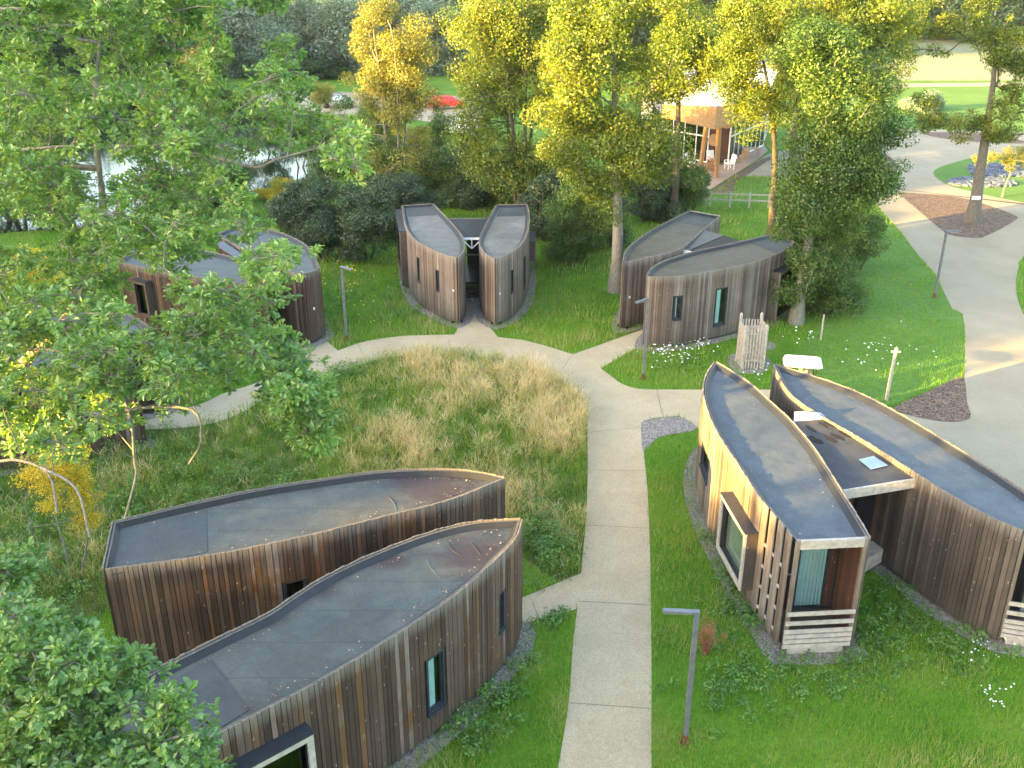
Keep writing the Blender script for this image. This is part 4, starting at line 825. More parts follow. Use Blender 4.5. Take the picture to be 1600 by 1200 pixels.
# the belt of tall trees outside the frame on the left that keeps the site in evening shade
fshade = far_kind('shade_tree', 'tall tree in the shelter belt west of the site', 'leaf_far', 21, 5.5, 110, 150, .8, 204, 'shelter belt of tall trees', z0=.02, rad=(1.8, 2.8))
base = Vector((-62, 0)); along = Vector((-.469, .883))
fhigh = far_kind('shade_tree', 'high crowned tree in the shelter belt west of the site', 'leaf_far', 29, 5.0, 90, 130, .8, 205, 'shelter belt of tall trees', z0=.70, rad=(1.4, 2.0))
SH = 'tall tree in the shelter belt west of the site'
for i in range(46):
    t_ = -90 + i * 7.0; p = base + along * t_ + Vector((rnd.uniform(-1.5, 1.5), rnd.uniform(-1.5, 1.5))); c_ = 29.1 + t_
    if p.x / max(1, p.y * .917 + 6) > -.56 and p.y > 5: p.x = -.60 * (p.y * .917 + 6)
    if 14 < c_ < 29:  # lowered trees and added high crowns shaped to leave a band of sun
        put(fshade, 0, 0, 1.0, rnd.uniform(0, 6), SH, loc=(p.x, p.y, 0), sz=rnd.uniform(.585, .655)); q = p - Vector((4, 2)); put(fhigh, 0, 0, 1.15, rnd.uniform(0, 6), 'high crowned tree in the shelter belt west of the site', loc=(q.x, q.y, 0), sz=1.05)
    else: put(fshade, 0, 0, rnd.uniform(.95, 1.1), rnd.uniform(0, 6), SH, loc=(p.x, p.y, 0), sz=rnd.uniform(.92, 1.12) * (.82 if 38 < c_ < 45 else 1))
for i in range(14):  # unseen row added to put the far willows in shade
    p = Vector((-74, 116)).lerp(Vector((-112, 198)), i / 13) + Vector((rnd.uniform(-2, 1), 0)); put(fshade, 0, 0, 1.15, rnd.uniform(0, 6), 'very tall tree on the west bank of the pond', loc=(p.x - 3, p.y, 0), sz=rnd.uniform(1.4, 1.7))
# ------------------------------------------------------------------ the near oaks with lobed leaves
LOBE = np.array([(0, 0), (.16, .05), (.24, .19), (.36, .11), (.50, .30), (.58, .16), (.73, .32), (.80, .17), (.93, .17), (1, 0)], float)
def oak_leaves(C, rad, sprays, per, size, rng):
    nb = len(C); idx = np.repeat(np.arange(nb), sprays); d = unit(rng.normal(0, 1, (len(idx), 3))); S = C[idx] + d * (rng.uniform(.1, 1, (len(idx), 1)) ** .5) * rad[idx][:, None] * np.array([1, 1, .7])
    sd = unit(d + np.array([0, 0, .35]) + rng.normal(0, .4, (len(idx), 3)))                     # spray axis
    j = np.repeat(np.arange(len(S)), per); n = len(j); ax = unit(sd[j] * .55 + rng.normal(0, .75, (n, 3)) * np.array([1, 1, .55]))
    o = S[j] + ax * rng.uniform(0, .05, (n, 1)) + sd[j] * rng.uniform(-.06, .06, (n, 1))
    up = unit(np.array([0, 0, 1.0]) + rng.normal(0, .45, (n, 3))); sv = unit(np.cross(up, ax)); nv = np.cross(ax, sv)
    L = (size * rng.uniform(.65, 1.25, n))[:, None]; out = []; tone = []
    bt = rng.normal(0, .13, nb); st = rng.normal(0, .1, len(S)); t = np.clip(.5 + bt[idx][j] + st[j] + rng.normal(0, .13, n), 0, 1)
    for sg_ in (1, -1):
        lob = LOBE if sg_ > 0 else LOBE[::-1]
        P = o[:, None] + ax[:, None] * L[:, None] * lob[None, :, :1] + sv[:, None] * L[:, None] * (lob[None, :, 1:] * sg_) + nv[:, None] * L[:, None] * (lob[None, :, 1:] * .35 - (lob[None, :, :1] ** 2) * .18)
        out.append(P.reshape(-1, 3)); tone.append(np.clip(t + .03 * sg_, 0, 1))
    return np.concatenate(out), np.concatenate(tone), S
def fill_poly(poly, n, rng, excl=()):
    xs = [p[0] for p in poly]; ys = [p[1] for p in poly]; out = []
    while len(out) < n:
        x = rng.uniform(min(xs), max(xs)); y = rng.uniform(min(ys), max(ys))
        if inside(poly, np.array([x]), np.array([y]))[0] and not any((x - a) ** 2 + (y - b) ** 2 < r * r for a, b, r in excl): out.append((x, y))
    return out
def near_oak(label, base, trunk, extra, polys, depths, seed, tr, sprays=11, per=15, size=.10, rr=(.24, .46)):
    rng = np.random.default_rng(seed); rnd = random.Random(seed); C = []
    for poly, n, excl, (d0, d1) in polys:
        for x, y in fill_poly(poly, n, rng, excl): C.append(ray(x, y, rng.uniform(d0, d1)))
    b = Vector((*base, 0)); o = thing('oak_tree', label, 'tree', b)
    C = [c - b for c in C]; rel = [Vector(p) - b for p in trunk]; mb = MB()
    mb.tube(rel, [tr * (1.2 - .85 * i / (len(rel) - 1)) for i in range(len(rel))], 12, cap=False)
    nodes = list(rel[2:])
    for li, limb in enumerate(extra):
        L_ = [Vector(p) - b for p in limb]; near = min(nodes, key=lambda q: (q - L_[0]).length); L_ = [near] + L_
        L_ = catmull(L_, 4); mb.tube(L_, [max(.016, (.13 if li == 0 else .06 if li < 4 else .035) * (1 - .75 * i / (len(L_) - 1))) for i in range(len(L_))], 8, cap=False); nodes += L_[3::2]
    Ca = np.array([tuple(c) for c in C]); V, t, S = oak_leaves(Ca, rng.uniform(*rr, len(Ca)), sprays, per, size, rng)
    skeleton(mb, nodes, [tuple(c) for c in C], .009, .1, rnd, 5)
    for q in range(0, len(S)):
        c = Ca[q // sprays]; mb.tube([tuple(c), tuple((c + S[q]) / 2 + rng.normal(0, .02, 3)), tuple(S[q])], [.008, .006, .004], 4, cap=False)
    mb.build('trunk', M['bark_pale'], o, smooth=True); npmesh('crown', V, 10, M['leaf_oak'], t, o); return o
PA = [(-60, -60), (335, -60), (340, 70), (345, 160), (352, 190), (395, 150), (420, 75), (470, 62), (482, 110), (490, 150), (545, 185), (560, 240), (555, 290), (525, 255), (480, 205), (450, 235), (435, 270), (425, 300), (405, 355), (345, 375), (300, 410), (240, 400), (190, 440), (150, 520), (-60, 540)]
XA = [(150, 215, 30), (150, 262, 36), (145, 310, 26), (188, 268, 30), (20, 345, 22), (415, 270, 38), (465, 255, 26), (375, 295, 14), (205, 410, 10), (330, 110, 24), (300, 80, 18), (455, 150, 16), (420, 225, 14), (300, 20, 14), (300, 200, 12)]
PB = [(-60, 520), (150, 480), (200, 505), (250, 500), (280, 440), (330, 460), (400, 400), (445, 375), (480, 380), (485, 430), (445, 470), (430, 520), (480, 560), (500, 600), (515, 690), (475, 690), (440, 640), (410, 600), (370, 575), (330, 610), (290, 640), (240, 620), (200, 660), (110, 700), (-60, 700)]
XB = [(228, 462, 32), (25, 565, 26), (128, 615, 20), (60, 530, 16), (190, 695, 20), (420, 560, 14), (340, 600, 16)]
PC = [(425, 600), (470, 590), (500, 640), (512, 690), (480, 690), (450, 660)]
T0 = Vector((-14.5, 16.5, 0))
near_oak('large oak reaching in from the left with bright green lobed leaves and lichened limbs', (T0.x, T0.y),
         [T0, T0 + Vector((.1, 0, 2)), T0 + Vector((.3, .1, 4)), T0 + Vector((.5, .1, 6)), T0 + Vector((.6, .2, 8.5)), T0 + Vector((.8, .1, 11)), T0 + Vector((1.2, 0, 13.5)), T0 + Vector((1.6, 0, 16))],
         [[ray(-60, 640, 19), ray(60, 545, 18.7), ray(122, 470, 18.5), ray(130, 420, 18.5), ray(160, 335, 18.5), ray(152, 240, 18.5), ray(148, 150, 18.2), ray(160, 40, 18)],
          [ray(-40, 245, 18), ray(60, 232, 17.5), ray(110, 228, 17)], [ray(170, 350, 18.3), ray(205, 300, 18), ray(262, 238, 17.5), ray(228, 165, 17), ray(215, 120, 17)],
          [ray(262, 238, 17.4), ray(330, 245, 17), ray(400, 262, 16.8), ray(430, 250, 16.6), ray(520, 225, 16.5)], [ray(-60, 560, 16), ray(60, 545, 15.5), ray(180, 560, 15), ray(280, 520, 15), ray(380, 470, 15), ray(455, 410, 15)],
          [ray(300, 515, 15), ray(390, 530, 15), ray(450, 600, 14.8), ray(485, 670, 14.8)], [ray(-60, 20, 17), ray(100, 10, 16.5), ray(250, -20, 16)],
          [ray(-80, 720, 14), ray(20, 718, 13.6), ray(75, 740, 13.4), ray(90, 800, 13.3)], [ray(150, 540, 15.5), ray(200, 640, 15), ray(210, 720, 14.8), ray(212, 745, 14.7), ray(195, 810, 14.7)],
          [ray(75, 735, 13.4), ray(120, 765, 13.2), ray(140, 840, 13.1)], [ray(205, 640, 15), ray(300, 640, 14.8), ray(313, 690, 14.8), ray(295, 725, 14.8)]],
         [(PA, 420, XA, (14.5, 21)), (PB, 175, XB, (13, 18)), (PC, 24, (), (14.6, 15.2)), ([(250, -40), (345, -40), (350, 160), (330, 170), (300, 60), (255, 20)], 16, (), (15, 17)), ([(395, -30), (440, -30), (425, 38), (410, 20)], 5, (), (15, 16))], None, 301, .34)
T1 = Vector((-9.3, 6.6, 0))
near_oak('oak crown filling the lower left corner in front of the nearest roof', (T1.x, T1.y),
         [T1, T1 + Vector((.1, .2, 1.5)), T1 + Vector((.3, .5, 3)), T1 + Vector((.5, .9, 4.5)), T1 + Vector((.8, 1.4, 6)), T1 + Vector((1, 1.8, 7.2))],
         [[ray(-20, 1180, 12), ray(80, 1090, 12), ray(90, 1010, 12)], [ray(-10, 1240, 11.5), ray(150, 1190, 11.2), ray(280, 1150, 11)]],
         [([(-60, 985), (45, 950), (75, 960), (92, 1000), (180, 1015), (240, 1045), (232, 1085), (205, 1110), (160, 1130), (150, 1200), (-60, 1300)], 130, (), (10.8, 13)), ([(150, 1180), (245, 1130), (262, 1098), (300, 1130), (345, 1105), (355, 1150), (335, 1200), (370, 1230), (360, 1300), (150, 1300)], 44, (), (10.6, 11.6)), ([(-20, 865), (45, 852), (50, 880), (15, 915), (-20, 915)], 7, (), (12, 12.6))], None, 302, .2, rr=(.2, .36))
# ------------------------------------------------------------------ grass, meadow and low plants
def blades(name, X, Y, h, w, tone, mat_, rng, z=0.0, lean=.35, two=False, tip=None):
    n = len(X); a = rng.uniform(0, 6.283, n); dx, dy = np.cos(a) * w / 2, np.sin(a) * w / 2; la = rng.uniform(0, 6.283, n); ln = h * lean * rng.uniform(.2, 1, n)
    B = np.stack([X, Y, np.full(n, z)], 1); D = np.stack([dx, dy, 0 * dx], 1); T = B + np.stack([np.cos(la) * ln, np.sin(la) * ln, h], 1)
    if not two:
        V = np.stack([B - D, B + D, T], 1).reshape(-1, 3); return npmesh(name, V, 3, mat_, tone)
    Mid = B + np.stack([np.cos(la) * ln * .35, np.sin(la) * ln * .35, h * .62], 1); T2 = T
    V = np.concatenate([np.stack([B - D, B + D, Mid], 1), np.stack([Mid - D * .9, Mid + D * .9, T2], 1)]).reshape(-1, 3)
    return npmesh(name, V, 3, mat_, np.concatenate([tone, tip]))
hard = [path_poly, road_l + plaza_top + lobe[:1] + road_r, upoly([(1003, 662), (1060, 652), (1086, 672), (1030, 684), (1004, 704)]), upoly([(1135, 562), (1172, 549), (1206, 568), (1170, 585)]), upoly(island, 3), upoly(bed2, 2), water_poly, upoly([(1040, 300), (1110, 300), (1190, 249), (1150, 220), (1010, 225)])] + [r[4] for r in wing_rings]
island_hole = road_l
rough = [r[3] for r in wing_rings]
def place(n, x0, x1, y0, y1, rng, inc=None, exc=hard):
    X = rng.uniform(x0, x1, n); Y = rng.uniform(y0, y1, n)
    dep = Y * math.cos(PITCH) + CAMH * math.sin(PITCH); k = np.abs(X / dep) < .56
    if inc is not None: k &= inside(inc, X, Y)
    xj, yj = X + rng.normal(0, .045, n), Y + rng.normal(0, .045, n)
    for p in exc: k &= ~inside(p, xj, yj)
    return X[k], Y[k]
rng = np.random.default_rng(77)
lawn_p = upoly([(1365, 330), (1411, 375), (1460, 435), (1505, 500), (1506, 560), (1495, 588), (1395, 632), (1300, 650), (1210, 625), (1240, 560), (1300, 480), (1330, 400)])
parts = []
for (y0, y1, x0, x1, den, w) in ((9, 17, -13, 14, 420, .011), (17, 27, -17, 18, 260, .015), (27, 42, -27, 26, 110, .024), (42, 75, -45, 45, 26, .045)):
    X, Y = place(int((y1 - y0) * (x1 - x0) * den), x0, x1, y0, y1, rng, None, hard + [meadow_poly])
    nz = noise2(X, Y, 2.2, 1) * .6 + noise2(X, Y, .7, 2) * .4; inl = inside(lawn_p, X, Y)
    tone = np.clip(.10 + nz * .78 + rng.normal(0, .14, len(X)), 0, 1); tone[inl] = np.clip(.26 + nz[inl] * .25 + rng.normal(0, .1, inl.sum()), 0, 1)
    h = (.05 + .26 * nz ** 1.5 + rng.uniform(0, .08, len(X))) * (1 + (w > .02) * .3); h[inl] *= .55
    parts.append((X, Y, h, np.full(len(X), w), tone))
X, Y, h, w, tone = (np.concatenate(q) for q in zip(*parts))
o = blades('grass', X, Y, h, w, tone, M['grass'], rng, 0.0, .6); props(o, 'green grass of the lawns and verges around the paths', 'grass', kind='stuff')
parts = []
for (y0, y1, x0, x1, den, w) in ((14, 22, -16, 4, 170, .016), (22, 30, -18, 5, 190, .018), (30, 40, -20, 5, 170, .022)):
    X, Y = place(int((y1 - y0) * (x1 - x0) * den), x0, x1, y0, y1, rng, meadow_poly)
    parts.append((X, Y, np.full(len(X), w)))
X, Y, w = (np.concatenate(q) for q in zip(*parts))
dry = noise2(X, Y, 2.6, 5) * .5 + noise2(X, Y, 1.0, 6) * .35 + noise2(X, Y, .4, 8) * .15
east = np.clip((X + 9) / 8, 0, 1) * np.clip((Y - 20) / 8, 0, 1) * .22; dry = (dry - .5) * 1.5 + .40 + east + (noise2(X, Y, .55, 11) - .5) * .5
edge = np.ones(len(X)); h = (.28 + .42 * np.clip(dry, 0, 1)) * rng.uniform(.6, 1.2, len(X))
tone = np.clip(.10 + dry * .72 + rng.normal(0, .1, len(X)), 0, 1); tip = np.clip(tone + .12 + .25 * (dry > .55) + rng.normal(0, .08, len(X)), 0, 1)
o = blades('meadow_grass', X, Y, h, w, tone, M['grass'], rng, 0.0, .5, True, tip); props(o, 'tall straw and green meadow grass filling the middle of the ring path', 'meadow grass', kind='stuff')
X, Y = place(7000, -20, 5, 14, 40, rng, meadow_poly); dr = noise2(X, Y, 2.6, 5) * .5 + noise2(X, Y, 1.0, 6) * .35 + np.clip((X + 9) / 8, 0, 1) * np.clip((Y - 20) / 8, 0, 1) * .26 - .05; dr = dr + (noise2(X, Y, .7, 12) - .5) * .5; k = rng.random(len(X)) < .25 + dr * .7; X, Y, dr = X[k], Y[k], dr[k]
idx = np.repeat(np.arange(len(X)), 22); hh = (.35 + .5 * dr)[idx] * rng.uniform(.6, 1.15, len(idx)); tn = np.clip((dr + rng.normal(0, .18, len(X)))[idx] * .95 + rng.normal(0, .07, len(idx)), 0, 1)
o = blades('meadow_tussocks', X[idx] + rng.normal(0, .07, len(idx)), Y[idx] + rng.normal(0, .07, len(idx)), hh, np.full(len(idx), .017), tn, M['tussock'], rng, 0.0, .75, True, np.clip(tn + .2, 0, 1)); props(o, 'taller straw and pinkish tan tussocks standing out of the meadow', 'meadow grass', kind='stuff')
def weeds(name, label, pts, r, n, size, leaf, seed, flat=.6, rz=.25):
    rng = np.random.default_rng(seed); C = []
    for (px, py, sx, sy) in pts:
        for _ in range(n):
            p = un(px + rng.normal(0, sx), py + rng.normal(0, sy)); P_ = np.array([p.x]), np.array([p.y])
            if any(inside(q, *P_)[0] for q in hard[:2] + rough): continue
            C.append((p.x, p.y, rng.uniform(.03, rz)))
    C = np.array(C); V, t = clump_leaves(C, rng.uniform(.5 * r, r, len(C)), 26, size, rng, flat, 1.2, .35); V[:, 2] = np.maximum(V[:, 2], .01)
    return props(npmesh(name, V, 4, M[leaf], t), label, 'plants', kind='stuff')
weeds('low_plants', 'dark broad leaved weeds along the foot of the lodges and the rough grass', [(1110, 790, 10, 40), (1140, 900, 14, 40), (1175, 960, 18, 20), (1130, 1040, 40, 40), (1180, 1060, 60, 40), (1300, 1060, 50, 22), (1390, 940, 30, 35), (1440, 970, 40, 25), (1350, 1010, 20, 25), (790, 1080, 30, 40), (740, 1130, 30, 30), (860, 960, 20, 20), (600, 480, 40, 20), (640, 460, 20, 30), (520, 470, 20, 30), (1060, 570, 40, 10), (1500, 1020, 40, 20)], .26, 40, .08, 'leaf_weed', 21)
weeds('low_plants', 'mixed green weeds and nettles growing through the meadow', [(250, 720, 60, 40), (120, 860, 60, 60), (60, 940, 50, 40), (400, 760, 60, 20), (560, 660, 60, 30), (840, 820, 20, 30), (870, 870, 20, 20), (540, 590, 20, 8), (700, 700, 70, 25), (300, 800, 60, 20), (60, 800, 60, 60), (170, 760, 40, 40)], .34, 60, .085, 'leaf_weed', 22, .9, .6)
def flowers(name, label, spots, m, seed, z=(.18, .32), s=.022, n=26):
    rng = np.random.default_rng(seed); V = []; 
    for (px, py, sx, sy, k) in spots:
        for _ in range(k):
            p = un(px + rng.normal(0, sx), py + rng.normal(0, sy)); z_ = rng.uniform(*z)
            if any(inside(q, np.array([p.x]), np.array([p.y]))[0] for q in rough + hard[:1]): continue
            dep = p.y * .92 + 6; ss = s * rng.uniform(.7, 1.3) * max(1, dep / 26); c = np.array([p.x, p.y, z_]); u = unit(rng.normal(0, .3, 3) + np.array([1, 0, 0])); v = np.cross(unit(np.array([0, -.3, 1]) + rng.normal(0, .2, 3)), u)
            for a in range(0, 6): V.append(c + ss * (math.cos(a * 1.047) * u + math.sin(a * 1.047) * v))
    return props(npmesh(name, np.array(V), 6, m), label, 'flowers', kind='stuff')
flowers('daisies', 'white daisies scattered in the grass by the lodges', [(1040, 552, 16, 7, 45), (1060, 560, 22, 8, 40), (1095, 545, 12, 3, 25), (1375, 555, 35, 16, 34), (1255, 530, 14, 6, 12), (1465, 905, 0, 0, 0), (1530, 1020, 18, 12, 14), (1552, 1100, 12, 14, 22), (1185, 588, 8, 5, 14), (1545, 1015, 20, 8, 8)], M['petal'], 31)
flowers('ragwort', 'yellow wildflowers near the lamp post left of the central lodge', [(545, 430, 8, 3, 12), (548, 455, 6, 6, 14), (530, 480, 20, 14, 10), (580, 500, 24, 14, 9), (505, 400, 10, 3, 6)], M['petal_y'], 32, (.3, .5))
rd = thing('dock_plant', 'reddish brown seeding dock plant beside the near lamp post', 'plant', (*un(1103, 1025), 0))
rng = np.random.default_rng(9); C = np.array([(rng.normal(0, .17), rng.normal(0, .15), rng.uniform(.35, .95)) for _ in range(34)]); V, t = clump_leaves(C, np.full(34, .09), 34, .035, rng, 1.4); npmesh('seed_head', V, 4, M['leaf_red'], t, rd)
mb = MB(); [mb.tube([(0, 0, 0), (c[0] * .4, c[1] * .4, c[2] * .5), tuple(c)], [.012, .008, .004], 4) for c in C]; mb.build('stem', M['leaf_red'], rd)
# slate rocks by the small staked tree, bark chips on the island
def rocks(name, label, poly, n, s, m, seed, z=.0):
    rng = np.random.default_rng(seed); xs = [p.x for p in poly]; ys = [p.y for p in poly]; X = rng.uniform(min(xs), max(xs), n); Y = rng.uniform(min(ys), max(ys), n); k = inside(poly, X, Y); mb = MB(); rnd = random.Random(seed)
    for x, y in zip(X[k], Y[k]):
        q = Matrix.Rotation(rnd.uniform(0, 6), 3, 'Z') @ Matrix.Rotation(rnd.uniform(-.5, .5), 3, 'X'); a = s * rnd.uniform(.6, 1.5); b = s * rnd.uniform(.5, 1); c = s * rnd.uniform(.35, .7)
        vs = [Vector((x, y, z + c * .3)) + q @ Vector((u * a * rnd.uniform(.3, .5), v * b * rnd.uniform(.3, .5), w_ * c * rnd.uniform(.35, .55))) for u, v, w_ in ((-1, -1, -1), (1, -1, -1), (1, 1, -1), (-1, 1, -1), (-1, -1, 1), (1, -1, 1), (1, 1, 1), (-1, 1, 1))]
        mb.add(vs, [(0, 3, 2, 1), (4, 5, 6, 7), (0, 1, 5, 4), (1, 2, 6, 5), (2, 3, 7, 6), (3, 0, 4, 7)], rnd.random())
    return props(mb.build(name, m), label, 'rocks', kind='stuff')
rocks('slate_rocks', 'broken blue grey slate pieces laid in two beds on the lawn lobe', upoly([(1480, 286), (1500, 279), (1550, 279), (1590, 287), (1560, 293), (1500, 291)], 3), 900, .32, M['slate_rock'], 41)
rocks('slate_rocks', 'band of blue grey slate pieces behind the small staked tree', upoly([(1512, 262), (1530, 257), (1600, 258), (1700, 258), (1700, 277), (1600, 277), (1530, 276), (1515, 268)], 3), 1500, .34, M['slate_rock'], 42)
mb_r = MB()
# ------------------------------------------------------------------ lamp posts, fences, cart, people, car, restaurant
def lamp(label, base, top, arm=None, h=3.3, foot=True, grp='lamp posts along the paths'):
    b = un(*base); o = thing('lamp_post', label, 'lamp post', (b.x, b.y, 0), 0, grp)
    m = MB(); m.bx(-.05, -.05, .2, .05, .05, h); m.build('post', M['grey_metal'], o, bevel=.008)
    if foot: m = MB(); m.bx(-.056, -.056, -.02, .056, .056, .22); m.tube([(0, 0, .0), (0, 0, .03)], .11, 12); m.build('footing', M['rust'], o)
    if arm:
        a = Vector(arm).normalized(); L = .62; s = Vector((-a.y, a.x)); m = MB(); m.box(v3(a * -.05 - s * .055, h), (a * (L + .1)).to_3d(), (s * .11).to_3d(), (0, 0, .07)); H = m.build('lamp_head', M['grey_metal'], o, bevel=.008)
        m = MB(); m.box(v3(a * .2 - s * .035, h - .012), (a * .4).to_3d(), (s * .07).to_3d(), (0, 0, .01)); m.build('lens', M['white'], H)
    return o
lamp('near grey lamp post with flat arm pointing left, right of the main path', (1070, 1160), None, (-1, .08))
lamp('lamp post before the upper right lodge, standing at the path edge', (1005, 592), None, (-.75, -.66))
lamp('lamp post left of the central lodge in the flowery grass', (542, 532), None, (.75, -.66))
lamp('lamp post beside the road with its flat arm pointing right', (1460, 465), None, (1, 0))
p = un(1385, 625); o = thing('wooden_post', 'plain weathered wooden post on the lawn behind the right hand lodge', 'post', (p.x, p.y, 0)); m = MB(); m.tube([(0, 0, -.05), (.02, 0, 1.0), (.05, 0, 2.1)], [.07, .065, .06], 8); m.build('post', M['pale_wood'], o); m = MB(); m.bx(-.12, -.03, 1.93, .22, .03, 1.99); m.build('crosspiece', M['pale_wood'], o)
def picket(label, px, half, h, rz):
    c = un(*px); o = thing('picket_enclosure', label, 'enclosure', (c.x, c.y, 0), rz); m = MB(); rnd = random.Random(2)
    for i, (x, y) in enumerate(((-1, -1), (1, -1), (1, 1), (-1, 1))):
        m = MB(); hh = h + (.25 if y > 0 else .02); m.bx(x * half - .05, y * half - .05, -.02, x * half + .05, y * half + .05, hh); m.add([(x * half - .05, y * half - .05, hh), (x * half + .05, y * half - .05, hh), (x * half + .05, y * half + .05, hh), (x * half - .05, y * half + .05, hh), (x * half, y * half, hh + .06)], [(0, 1, 4), (1, 2, 4), (2, 3, 4), (3, 0, 4)]); m.build('corner_post', M['pale_wood'], o)
    for side in range(4):
        q = Matrix.Rotation(side * math.pi / 2, 3, 'Z'); m = MB()
        for k in range(6):
            x = -half + .06 + (2 * half - .12) * (k + .5) / 6; z1 = h + rnd.uniform(-.03, .03)
            m.box(q @ Vector((x - .028, -half - .045, .06)), q @ Vector((.056, 0, 0)), q @ Vector((0, .022, 0)), (0, 0, z1 - .06))
        pk = m.build('picket_panel', M['pale_wood'], o)
        for z in (.35, h - .35):
            m = MB(); m.box(q @ Vector((-half + .052, -half - .022, z)), q @ Vector((2 * half - .104, 0, 0)), q @ Vector((0, .04, 0)), (0, 0, .08)); m.build('rail', M['pale_wood'], pk)
    return o
picket('small square enclosure of pale vertical pickets on a gravel pad', (1171, 571), .42, 1.85, .04)
# golf cart with two people
gc = un(1256, 562, 1.9); cart = thing('golf_cart', 'white roofed golf cart parked behind the right hand lodge', 'golf cart', (gc.x, gc.y, 0), R(-12)); cart.scale = (.68, .85, .97)
m = MB(); m.bx(-1.15, -.58, .25, 1.05, .58, .42); m.bx(-1.2, -.55, .42, -.75, .55, .85); m.bx(.45, -.56, .42, 1.1, .56, .72); m.build('body', M['white'], cart, bevel=.06)
m = MB(); m.bx(-.35, -.5, .55, .25, .5, .72); m.bx(.18, -.5, .74, .3, .5, 1.1); m.build('seat', plain('tan_vinyl', (.45, .38, .3), .5), cart, bevel=.04)
m = MB(); vs = [(-.98, -.55), (-.8, -.62), (.75, -.62), (.95, -.5), (.95, .5), (.75, .62), (-.8, .62), (-.98, .55), (-1.05, .3), (-1.05, -.3)]
m.add([(x, y, 1.84) for x, y in vs] + [(x * .97, y * .95, 1.92) for x, y in vs], [tuple(range(10))[::-1], tuple(range(10, 20))] + [(i, (i + 1) % 10, 10 + (i + 1) % 10, 10 + i) for i in range(10)]); m.build('canopy', M['white'], cart)
for x, y in ((-.8, -.5), (-.8, .5), (.62, -.5), (.62, .5)): m = MB(); m.tube([(x * 1.1, y, .8), (x, y, 1.85)], .022, 6); m.build('canopy_strut', M['black'], cart)
m = MB(); m.box((-.95, -.5, .86), (.1, 0, .95), (0, 1.0, 0), (.012, 0, 0)); m.build('windscreen', M['glass'], cart)
m = MB(); m.bx(.95, -.45, .7, 1.4, .45, .78); m.bx(.95, -.45, .78, 1.0, .45, 1.05); m.bx(1.36, -.45, .78, 1.4, .45, .95); m.bx(1.0, -.45, .78, 1.36, -.41, .95); m.bx(1.0, .41, .78, 1.36, .45, .95); m.build('rear_basket', M['black'], cart)
for x in (-.8, .8):
    for y in (-.52, .52):
        m = MB(); m.tube([(x, y - .08, .23), (x, y + .08, .23)], .23, 16); w_ = m.build('wheel', M['black'], cart); m = MB(); m.tube([(x, y - .09, .23), (x, y + .09, .23)], .12, 10); m.build('rim', M['steel'], w_)
m = MB(); m.tube([(-.75, -.25, .8), (-.45, -.25, 1.05)], .02, 6); m.tube([(-.45 + .03 * math.cos(a) , -.25 + .16 * math.sin(a), 1.05 + .16 * math.cos(a)) for a in [i * .5236 for i in range(13)]], .014, 5); m.build('steering_wheel', M['black'], cart)
M['skin'] = plain('skin', (.52, .32, .24), .6, 0, .05); M['hair_dark'] = plain('dark_brown_hair', (.07, .03, .02), .7); M['hair_pale'] = plain('blond_hair', (.6, .5, .36), .7)
M['shirt_pink'] = plain('pale_pink_shirt', (.5, .33, .3), .8, 0, .08); M['shirt_white'] = plain('cream_shirt', (.6, .57, .5), .8, 0, .06); M['trousers'] = plain('dark_trousers', (.05, .055, .08), .8)
def skin_mesh(name, joints, edges, m, parent):
    me = bpy.data.meshes.new(name); me.from_pydata([j[0] for j in joints], edges, []); me.materials.append(m); o = link(name, me, parent)
    sk = o.modifiers.new('skin', 'SKIN'); me.skin_vertices.new() if not me.skin_vertices else None
    for i, j in enumerate(joints): me.skin_vertices[0].data[i].radius = (j[1], j[1] * (j[2] if len(j) > 2 else 1)); me.skin_vertices[0].data[i].use_root = (i == 0)
    o.modifiers.new('sub', 'SUBSURF').levels = 1; o.modifiers['sub'].render_levels = 2; return o
